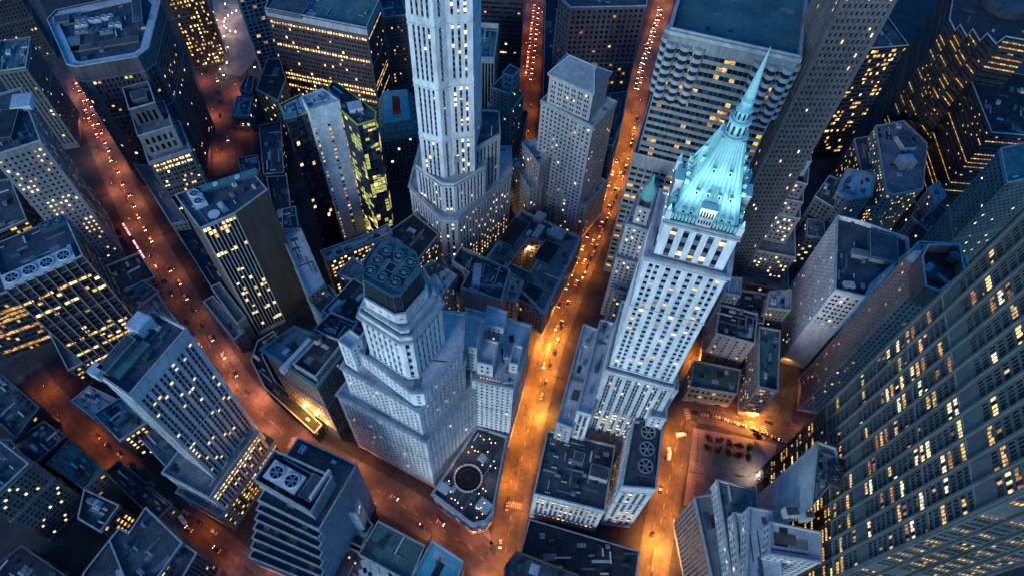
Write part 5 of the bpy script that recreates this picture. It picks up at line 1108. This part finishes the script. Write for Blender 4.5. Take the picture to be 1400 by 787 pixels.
# brighter corner lights
hot = lamp_proto((1, .36, .05), 14000*LAMP_GAIN, 'hot', SOD); hot['label'] = 'very bright lamp flaring over the street crossing beside the spire tower'; hot['group'] = 'flaring crossing lamps'; used = False
for px, py in ((744, 476), (742, 566), (938, 546), (898, 745), (1024, 574)):
    t = copy_tree(hot) if used else hot; used = True; p = at(px, py, 0); t.location = (p[0], p[1], .13); t.rotation_euler = (0, 0, R_.uniform(0, 6))
# globe lamps on the far plaza
g = thing('globe_lamp', 'white globe lamp in the curl of lamps on the far plaza', 'plaza lamp', (0, 0, .14), 'globe lamps of the far plaza')
mb = MB(); mb.cyl((0, 0, 0), .12, .07, 4.2, DARKM, 8); mb.build('pole', g)
mb = MB(); mb.cyl((0, 0, 4.2), .18, .42, .35, WHT, 10); mb.cyl((0, 0, 4.55), .42, .15, .4, WHT, 10); mb.build('globe', g)
l = bpy.data.lights.new('globe_glow', 'POINT'); l.energy = 380*LAMP_GAIN; l.color = (1, .72, .55); o = bpy.data.objects.new('globe_glow', l); COL.objects.link(o); o.parent = g; o.location = (0, 0, 5.3)
gp = [(331.6,19.6),(325,21),(319,24),(314,27.6),(309.6,31.5),(308.3,36),(308.7,42),(311.5,44.8),(316.7,48.6),(324,49.6),(299,34),(299,46),(300,57),(309,56),(304,60),(306,70.5),(313.5,71),(293,23),(310,11.5),(328,10.5),(312.5,92),(303,101),(350,98),(308,109)]
for i, q in enumerate(gp):
    t = g if i == 0 else copy_tree(g); p = at(*q, 0); t.location = (p[0], p[1], .14)
# ------------------------------------------------------------------ cars
TYRE = mat_plain('tyre_rubber', (.015, .015, .016), .8); CGL = mat_plain('car_glass', (.012, .015, .02), .08); HEAD = mat_emit('headlight', (1, .86, .62), 7, False); TAIL = mat_emit('tail_light', (1, .05, .02), 7, False)
def car_proto(color, nm, kind='car', lights=True):
    paint = mat_plain('car_paint_'+nm, color, .25); t = thing('parked_car' if kind == 'car' else kind, 'x', {'car': 'car', 'taxi': 'taxi', 'box_truck': 'truck', 'delivery_van': 'van'}[kind], (0, 0, 0))
    def sect(mb, prof, hw, mat, top=None):
        n = len(prof); i = len(mb.v); mb.v += [(x, -w*hw, z) for x, z, w in prof]+[(x, w*hw, z) for x, z, w in prof]
        mb.f.append(tuple(range(i, i+n))); mb.f.append(tuple(reversed(range(i+n, i+2*n)))); mb.m += [mb.mi(mat)]*2
        for k in range(n):
            j = (k+1) % n; mb.f.append((i+k, i+n+k, i+n+j, i+j)); mb.m.append(mb.mi(top or mat))
    if kind in ('car', 'taxi'):
        mb = MB(); sect(mb, [(-2.25, .35, .95), (2.2, .35, .92), (2.28, .62, .88), (1.95, .82, .9), (1.0, .95, .95), (-1.7, .98, .95), (-2.2, .92, .9), (-2.3, .6, .92)], .9, paint); b = mb.build('body', t)
        mb = MB(); sect(mb, [(1.05, .95, .9), (.35, 1.42, .72), (-1.0, 1.45, .72), (-1.75, .98, .9)], .88, CGL, CGL); mb.build('window', t)
        mb = MB(); mb.box((-.35, 0, 1.44), (1.35, 1.24, .05), 0, paint); mb.build('car_roof', t)
        if kind == 'taxi': mb = MB(); mb.box((-.2, 0, 1.49), (.35, .8, .18), 0, W_WH); mb.build('roof_sign', t)
        wx, zx, le = 1.4, .33, 2.27
    else:
        mb = MB(); sect(mb, [(1.6, .5, .95), (3.2, .5, .9), (3.3, 1.1, .88), (2.9, 2.1, .86), (1.6, 2.15, .9)], 1.0, paint); b = mb.build('cab', t)
        mb = MB(); mb.box((-.9, 0, .6), (4.8, 2.2, 2.4), 0, paint); mb.build('cargo_box', t)
        mb = MB(); mb.quad((3.28, -.8, 1.2), (3.28, .8, 1.2), (2.96, .75, 2.0), (2.96, -.75, 2.0), CGL); mb.build('windscreen', t); wx, zx, le = 2.3, .42, 3.32
    for sx in (-1, 1):
        for sy in (-1, 1):
            mb = MB(); n = 12; i = len(mb.v)
            for yy in (sy*.72, sy*.93): mb.v += [(sx*wx+math.cos(2*math.pi*k/n)*zx, yy, zx+math.sin(2*math.pi*k/n)*zx) for k in range(n)]
            for k in range(n): j = (k+1) % n; mb.f.append((k, j, n+j, n+k)); mb.m.append(mb.mi(TYRE))
            mb.f.append(tuple(range(n, 2*n))); mb.m.append(mb.mi(STEEL)); mb.build('wheel', t)
    for sy in (-1, 1):
        mb = MB(); mb.box((le-.03, sy*.62, .58), (.14, .34, .2), 0, HEAD if lights else PALE); mb.build('headlight', t)
        mb = MB(); mb.box((-le+.0 if kind in ('car', 'taxi') else -3.3, sy*.66, .62), (.12, .32, .22), 0, TAIL if lights else REDB); mb.build('tail_light', t)
    return t
PR = {}
def car(kind, p, ang, label, group, z=.03):
    colr, nm, kd, li = {'dark': ((.012, .014, .02), 'black', 'car', False), 'darklit': ((.02, .022, .03), 'charcoal', 'car', True), 'silver': ((.35, .36, .37), 'silver', 'car', False), 'silverlit': ((.30, .31, .32), 'grey', 'car', True), 'red': ((.25, .02, .02), 'red', 'car', True), 'blue': ((.02, .04, .12), 'blue', 'car', False), 'taxi': ((.75, .40, .02), 'yellow', 'taxi', True), 'truck': ((.75, .75, .74), 'white', 'box_truck', False)}[kind]
    if kind not in PR: t = PR[kind] = car_proto(colr, nm, kd, li)
    else: t = copy_tree(PR[kind])
    t.location = (p.x, p.y, z); t.rotation_euler = (0, 0, ang); t['label'] = label; t['group'] = group
CN = {'dark': 'black car', 'darklit': 'lit charcoal car', 'silver': 'silver car', 'silverlit': 'lit grey car', 'red': 'lit red car', 'blue': 'dark blue car', 'taxi': 'yellow taxi', 'truck': 'white box truck'}
def queue(road, px0, px1, off, gap, kinds, fwd, where, group, jit=.3, skip=.0):
    L = FINE[road]; N = normals(L); i0 = min(range(len(L)), key=lambda i: (L[i]-Vector(at(*px0))).length); i1 = min(range(len(L)), key=lambda i: (L[i]-Vector(at(*px1))).length)
    i0, i1 = min(i0, i1), max(i0, i1); s = i0*2.0
    while s < i1*2.0:
        i = min(int(s/2), len(L)-2); p = L[i].lerp(L[i+1], (s-2*i)/2)+N[i]*(off+R_.uniform(-jit, jit)); d = L[i+1]-L[i]; a = math.atan2(d.y, d.x)+(0 if fwd else math.pi)+R_.uniform(-.03, .03)
        if R_.random() > skip:
            k = R_.choice(kinds); car(k, p, a, CN[k]+' '+where, group)
        s += gap*R_.uniform(.9, 1.35)
queue('bright_street', (866, 160), (790, 380), -4.4, 5.8, ['dark', 'dark', 'blue', 'silver'], True, 'in the kerbside line below the banded tower', 'cars parked along the bright street', skip=.08)
queue('bright_street', (850, 225), (760, 440), -1.5, 16, ['darklit', 'red', 'silverlit', 'taxi'], True, 'driving up the bright street beside the spire tower', 'cars driving on the bright street', .5)
queue('bright_street', (856, 215), (770, 420), 3.8, 12, ['silverlit', 'darklit', 'taxi', 'taxi'], False, 'coming down the bright street past the light-well block', 'cars coming down the bright street', .5)
queue('bright_street', (765, 430), (735, 540), -3.6, 9, ['dark', 'blue', 'dark', 'silver'], True, 'stopped near the flaring lamp on the bright street', 'cars near the flaring lamp', .6, .2)
queue('bright_street', (760, 440), (742, 500), .5, 14, ['taxi', 'silverlit'], False, 'in mid street by the flaring lamp', 'cars in mid street', .8)
queue('bright_street', (706, 660), (690, 745), 3.2, 17, ['silver', 'silverlit'], False, 'at the crossing by the roof terrace', 'cars at the crossing', .5)
queue('far_street', (734, 10), (722, 110), 2.2, 7, ['red', 'darklit', 'red'], True, 'in the red-lit far street between slabs', 'cars in the far street', .4)
queue('far_street', (734, 10), (722, 110), -2.6, 7, ['silverlit', 'darklit', 'taxi'], False, 'coming the other way in the far street', 'oncoming cars in the far street', .4)
queue('bright_street', (906, 10), (872, 120), 2.8, 6.5, ['silverlit', 'darklit', 'silverlit'], False, 'with headlamps at the far end of the bright street', 'cars at the far end of the bright street', .5)
queue('bright_street', (906, 10), (872, 120), -.2, 7.5, ['silverlit', 'silverlit', 'darklit'], False, 'in the outer lane at the far end of the bright street', 'cars in the outer lane at the far end', .5)
queue('avenue', (110, 115), (150, 215), 1.8, 10, ['red', 'darklit', 'silverlit'], True, 'on the far stretch of the avenue past the eight-sided block', 'cars on the far avenue', .6, .2)
queue('avenue', (110, 115), (145, 205), -2.2, 11, ['silverlit', 'darklit'], False, 'coming along the far avenue', 'cars coming along the far avenue', .6, .2)
queue('avenue', (230, 370), (330, 535), 2.5, 13, ['dark', 'darklit', 'silverlit'], True, 'on the avenue beside the striped tower', 'cars on the middle avenue', .8)
queue('avenue', (205, 330), (330, 535), -4.7, 11, ['dark', 'silver', 'blue', 'dark'], False, 'parked along the middle stretch of the avenue', 'cars parked on the middle avenue', .4, .3)
queue('avenue', (150, 220), (205, 330), 1.5, 13, ['taxi', 'red', 'darklit'], True, 'passing the pink-lit canopy on the avenue', 'cars passing the canopy', .8)
queue('avenue', (440, 628), (660, 760), 1.8, 24, ['taxi', 'silverlit'], True, 'on the near stretch of the avenue by the stepped building', 'cars on the near avenue', .8)
queue('avenue', (440, 628), (620, 735), -4.6, 22, ['dark', 'blue'], True, 'waiting alone near the stepped white building', 'cars by the stepped building', .5, .3)
queue('dim_street', (110, 588), (300, 745), 3.6, 9, ['dark', 'silver', 'blue', 'dark'], True, 'parked along the dim street', 'cars parked along the dim street', .3, .25)
queue('dim_street', (170, 640), (310, 750), -2.0, 22, ['red', 'silverlit', 'darklit'], False, 'driving along the dim street', 'cars driving on the dim street', .4)
queue('square_street', (950, 555), (1090, 602), -4.6, 5.6, ['silver', 'silver', 'silverlit', 'dark'], True, 'in the kerbside row at the edge of the square', 'cars parked by the square', .2, .1)
queue('square_street', (950, 555), (1080, 598), 3.4, 14, ['dark', 'blue', 'darklit'], False, 'across the road from the square', 'cars across from the square', .4)
queue('spire_street', (900, 735), (925, 605), 3.6, 26, ['silver', 'taxi', 'dark'], True, 'in the yellow street behind the spire tower', 'cars behind the spire tower', .3)
queue('far_square', (285, 80), (320, 200), -4, 13, ['dark', 'darklit', 'silverlit', 'dark'], True, 'crossing the far square', 'cars on the far square', 3, .2)
for q, a, lb in (((914, 622), 1.35, 'white box truck standing lengthwise in the yellow street behind the spire tower'), ((931, 595), .2, 'white box truck turned across the corner of the square'), ((252, 712), -.75, 'white box truck parked on the dim street')): car('truck', Vector(at(*q)), a, lb, 'white box trucks')
# ------------------------------------------------------------------ people: one skinned body, posed mid-stride
def person_mesh(coat, legs):
    bm_ = bpy.data.meshes.new('person')
    V = [(0, 0, .95), (0, 0, 1.18), (0, .01, 1.42), (0, .02, 1.53), (0, .05, 1.63), (0, .05, 1.74), (.09, 0, .92), (.10, .16, .50), (.10, .02, .08), (.10, .14, .04), (-.09, 0, .92), (-.10, -.06, .49), (-.10, -.32, .12), (-.10, -.24, .04), (.19, 0, 1.40), (.24, -.10, 1.14), (.24, .02, .90), (.24, .05, .80), (-.19, 0, 1.40), (-.24, .10, 1.14), (-.24, .24, .93), (-.24, .29, .84)]
    E = [(0, 1), (1, 2), (2, 3), (3, 4), (4, 5), (0, 6), (6, 7), (7, 8), (8, 9), (0, 10), (10, 11), (11, 12), (12, 13), (2, 14), (14, 15), (15, 16), (16, 17), (2, 18), (18, 19), (19, 20), (20, 21)]
    Rr = [.15, .14, .16, .06, .10, .08, .10, .075, .05, .045, .10, .075, .05, .045, .075, .055, .042, .035, .075, .055, .042, .035]
    bm_.from_pydata(V, E, []); o = bpy.data.objects.new('tmp', bm_); COL.objects.link(o); md = o.modifiers.new('skin', 'SKIN')
    for i, r in enumerate(Rr): bm_.skin_vertices[0].data[i].radius = (r, r)
    bm_.skin_vertices[0].data[0].use_root = True
    sb = o.modifiers.new('sub', 'SUBSURF'); sb.levels = 1
    dg = bpy.context.evaluated_depsgraph_get(); me = bpy.data.meshes.new_from_object(o.evaluated_get(dg)); bpy.data.objects.remove(o)
    me.materials.clear()
    for m in (mat_plain('skin', (.35, .20, .14), .6), mat_plain('coat_'+coat[0], coat[1], .8), mat_plain('trousers_'+legs[0], legs[1], .8), mat_plain('hair', (.02, .015, .012), .7)): me.materials.append(m)
    for p in me.polygons:
        x, y, z = p.center; p.material_index = 3 if z > 1.69 or (z > 1.56 and y < .02) else (0 if z > 1.5 or (abs(x) > .2 and z < .9) else (1 if z > .82 else 2))
    return me
PM = {'dark': person_mesh(('dark', (.02, .02, .025)), ('dark', (.02, .02, .03))), 'beige': person_mesh(('beige', (.30, .24, .18)), ('blue', (.03, .05, .10))), 'red': person_mesh(('red', (.25, .03, .03)), ('dark', (.02, .02, .03)))}
def people(px0, px1, n, spread, where, group):
    a, b = Vector(at(*px0)), Vector(at(*px1)); d = (b-a).normalized(); v = Vector((-d.y, d.x))
    for i in range(n):
        p = a.lerp(b, R_.random())+v*R_.gauss(0, spread); k = R_.choice(['dark', 'dark', 'dark', 'beige', 'red'])
        o = bpy.data.objects.new('person', PM[k]); COL.objects.link(o); o.location = (p.x, p.y, .15 if R_.random() < .0 else .03); o.rotation_euler = (0, 0, R_.uniform(0, 6.28)); o['label'] = 'person in a %s coat walking %s' % (k, where); o['category'] = 'person'; o['group'] = group
people((742, 470), (708, 650), 40, 2.6, 'on the bright street below the spire tower', 'people on the bright street')
people((300, 500), (350, 565), 26, 3.0, 'on the pink-lit stretch of the avenue', 'people on the avenue')
people((560, 690), (680, 760), 12, 3.0, 'near the low corner building', 'people at the crossing')
people((905, 640), (925, 590), 6, 2.5, 'in the yellow street behind the spire tower', 'people behind the spire tower')
# ------------------------------------------------------------------ trees
def tree_proto(nm, leafmats, r, h, label, group, n=260, seed=1):
    rr = random.Random(seed); bark = mat_stone('bark', (.05, .04, .03), .9, .3, 2, False); t = thing(nm, label, 'tree', (0, 0, 0), group)
    mb = MB(); mb.cyl((0, 0, 0), .16, .10, h*.45, bark, 8)
    for k in range(7):
        a = k*.9; mb.bar((0, 0, h*(.3+.03*k)), (math.cos(a)*r*.7, math.sin(a)*r*.7, h*(.62+.05*k)), .09, bark)
    mb.build('trunk', t); mb = MB()
    cl = [(rr.uniform(-1, 1)*r*.6, rr.uniform(-1, 1)*r*.6, h*rr.uniform(.5, .85)) for _ in range(11)]
    for i in range(n):
        c = rr.choice(cl); s = rr.uniform(.16, .34); x, y, z = (c[0]+rr.gauss(0, r*.24), c[1]+rr.gauss(0, r*.24), c[2]+rr.gauss(0, h*.08)); u = Vector((rr.gauss(0, 1), rr.gauss(0, 1), rr.gauss(0, 1))).normalized(); v = u.cross(Vector((rr.gauss(0, 1), rr.gauss(0, 1), rr.gauss(0, 1)))).normalized(); p = Vector((x, y, z)); m = rr.choice(leafmats)
        mb.quad(tuple(p-u*s-v*s*.6), tuple(p+u*s-v*s*.6), tuple(p+u*s*.7+v*s*.6), tuple(p-u*s*.7+v*s*.6), m)
    mb.build('crown', t); return t
LR = [mat_stone('leaf_russet', (.085, .040, .030), .8, .4, 3, False), mat_stone('leaf_brown', (.06, .035, .025), .8, .4, 3, False)]; LPp = [mat_stone('leaf_pale', (.42, .40, .33), .8, .3, 3, False), mat_stone('leaf_cream', (.32, .31, .24), .8, .3, 3, False)]  # pale leaves: blossom, with the white lamplight put into the tone
t0 = tree_proto('plaza_tree', LR, 2.6, 6.0, 'small round russet tree in the two rows on the square', 'russet trees on the square', 420)
for i, q in enumerate(((969, 599), (982.5, 602), (996.5, 606), (1010, 609.5), (1024, 612.6), (967, 612), (981, 615.5), (995, 619), (1009, 622.6), (1023, 626))):
    t = t0 if i == 0 else copy_tree(t0); p = at(*q, 3); t.location = (p[0], p[1], .14); t.rotation_euler = (0, 0, i*1.3); t.scale = (1, 1, R_.uniform(.9, 1.1))
t1 = tree_proto('pale_tree', LPp, 3.6, 7.5, 'pale blossoming tree lit white at the corner of the square by the slab', 'pale trees by the slab', 520, 4)
for i, q in enumerate(((1036, 655), (1046, 648), (1041, 663))):
    t = t1 if i == 0 else copy_tree(t1); p = at(*q, 4); t.location = (p[0], p[1], .14); t.rotation_euler = (0, 0, i*2.1)
p = at(1038, 652, 8); wl = lamp_proto((1, .8, .62), 1500*LAMP_GAIN, 'white', WHT); wl.location = (p[0]-3, p[1]+3, .14); wl['label'] = 'white lamp among the pale trees at the corner of the square'; wl['group'] = 'white tree lamps'
t2 = tree_proto('square_tree', [LEAFD, LR[1]], 2.2, 6.0, 'dark bare-looking tree beside the road at the far end of the square', 'dark trees by the square', 380, 9)
for i, q in enumerate(((1033, 593), (1037, 597))):
    t = t2 if i == 0 else copy_tree(t2); p = at(*q, 3); t.location = (p[0], p[1], .14)
# lit shop canopy along the avenue
a, b = Vector(at(167, 304, 5)), Vector(at(197, 353, 5)); d = (b-a).normalized(); c = thing('shop_canopy', 'long pink-white lit shop canopy along the avenue at the foot of the long slab', 'canopy', ((a.x+b.x)/2, (a.y+b.y)/2, 0))
neon = mat_emit('canopy_neon', (1, .36, .46), .9, True); 
for i in range(8):
    q = a.lerp(b, (i+.5)/8)-(a+b)/2; mb = MB(); mb.box((q.x, q.y, 4.2+.15*(i % 2)), ((b-a).length/8*(.9 if i % 3 else .6), 1.3, .5), math.atan2(d.y, d.x), DARKM, neon if i not in (3,) else DARKM); mb.build('canopy', c)
mb = MB()
for i in range(7):
    q = (a.lerp(b, (i+.5)/7)-(a+b)/2); mb.box((q.x, q.y, 0), (.2, .2, 4.2), 0, DARKM)
mb.build('post', c)

# bollards round the square
bo = thing('bollard', 'dark bollard in the dotted row along the edge of the square', 'bollard', (0, 0, .14), 'bollards of the square')
mb = MB(); mb.cyl((0, 0, 0), .28, .24, .8, DARKM, 10); mb.cyl((0, 0, .8), .24, .08, .2, DARKM, 10); mb.build('post', bo); mb = MB(); mb.tube((0, 0, .55), .29, .25, .08, STEEL, 10); mb.build('collar', bo)
for i in range(16):
    t = bo if i == 0 else copy_tree(bo); q = at(954-.35*i*.7, 592+5.4*i, 0); t.location = (q[0], q[1], .14)
bn = thing('bench', 'grey stone bench on the open paving of the square', 'bench', (0, 0, .14), 'benches of the square')
mb = MB(); mb.box((0, 0, .38), (2.2, .6, .1), 0, PALEG); mb.build('seat', bn)
for sx in (-.8, .8): mb = MB(); mb.box((sx, 0, 0), (.2, .5, .38), 0, GREY); mb.build('leg', bn)
for i, q in enumerate(((975, 640), (995, 645), (1012, 650), (985, 660), (1003, 664))):
    t = bn if i == 0 else copy_tree(bn); p = at(*q, 0); t.location = (p[0], p[1], .14); t.rotation_euler = (0, 0, -.3)
people((965, 660), (1020, 630), 14, 4.0, 'across the open paving of the square', 'people on the square')
people((905, 770), (918, 680), 8, 2.5, 'down the yellow street behind the spire tower', 'people in the yellow street')
# ------------------------------------------------------------------ sky, sun, exposure
w = bpy.data.worlds.new('World'); SC.world = w; w.use_nodes = True; nt = w.node_tree
sky = nt.nodes.new('ShaderNodeTexSky'); sky.sky_type = 'NISHITA'; sky.sun_disc = False; sky.sun_elevation = math.radians(SUN_EL); sky.sun_rotation = math.radians(SUN_ROT)
sky.air_density = 1.0; sky.dust_density = .6; sky.ozone_density = 4.0
tint = nt.nodes.new('ShaderNodeMix'); tint.data_type = 'RGBA'; tint.blend_type = 'MULTIPLY'; tint.inputs['Factor'].default_value = 1; tint.inputs['B'].default_value = (*SKY_TINT, 1)
nt.links.new(sky.outputs[0], tint.inputs['A']); nt.links.new(tint.outputs['Result'], nt.nodes['Background'].inputs[0]); nt.nodes['Background'].inputs[1].default_value = SKY_STR
sl = bpy.data.lights.new('sun', 'SUN'); sl.energy = SUN_E; sl.angle = math.radians(25); sl.color = SUN_COL; so = bpy.data.objects.new('sun', sl); COL.objects.link(so)
az = math.radians(SUN_ROT); el = math.radians(SUN_LAMP_EL)
d = Vector((math.sin(az)*math.cos(el), math.cos(az)*math.cos(el), math.sin(el))); so.rotation_euler = (-d).to_track_quat('-Z', 'Y').to_euler(); so.location = d*900
vs = SC.view_settings; vs.view_transform = 'Standard'; vs.look = 'None'; vs.gamma = 1; vs.use_curve_mapping = False; vs.exposure = EXPO
cy = SC.cycles; cy.use_denoising = True; cy.max_bounces = 6; cy.diffuse_bounces = 3; cy.glossy_bounces = 2; cy.sample_clamp_indirect = 4; cy.caustics_reflective = False; cy.caustics_refractive = False
try: cy.denoiser = 'OPENIMAGEDENOISE'; cy.denoising_input_passes = 'RGB_ALBEDO_NORMAL'
except Exception: pass
cy.use_light_tree = True
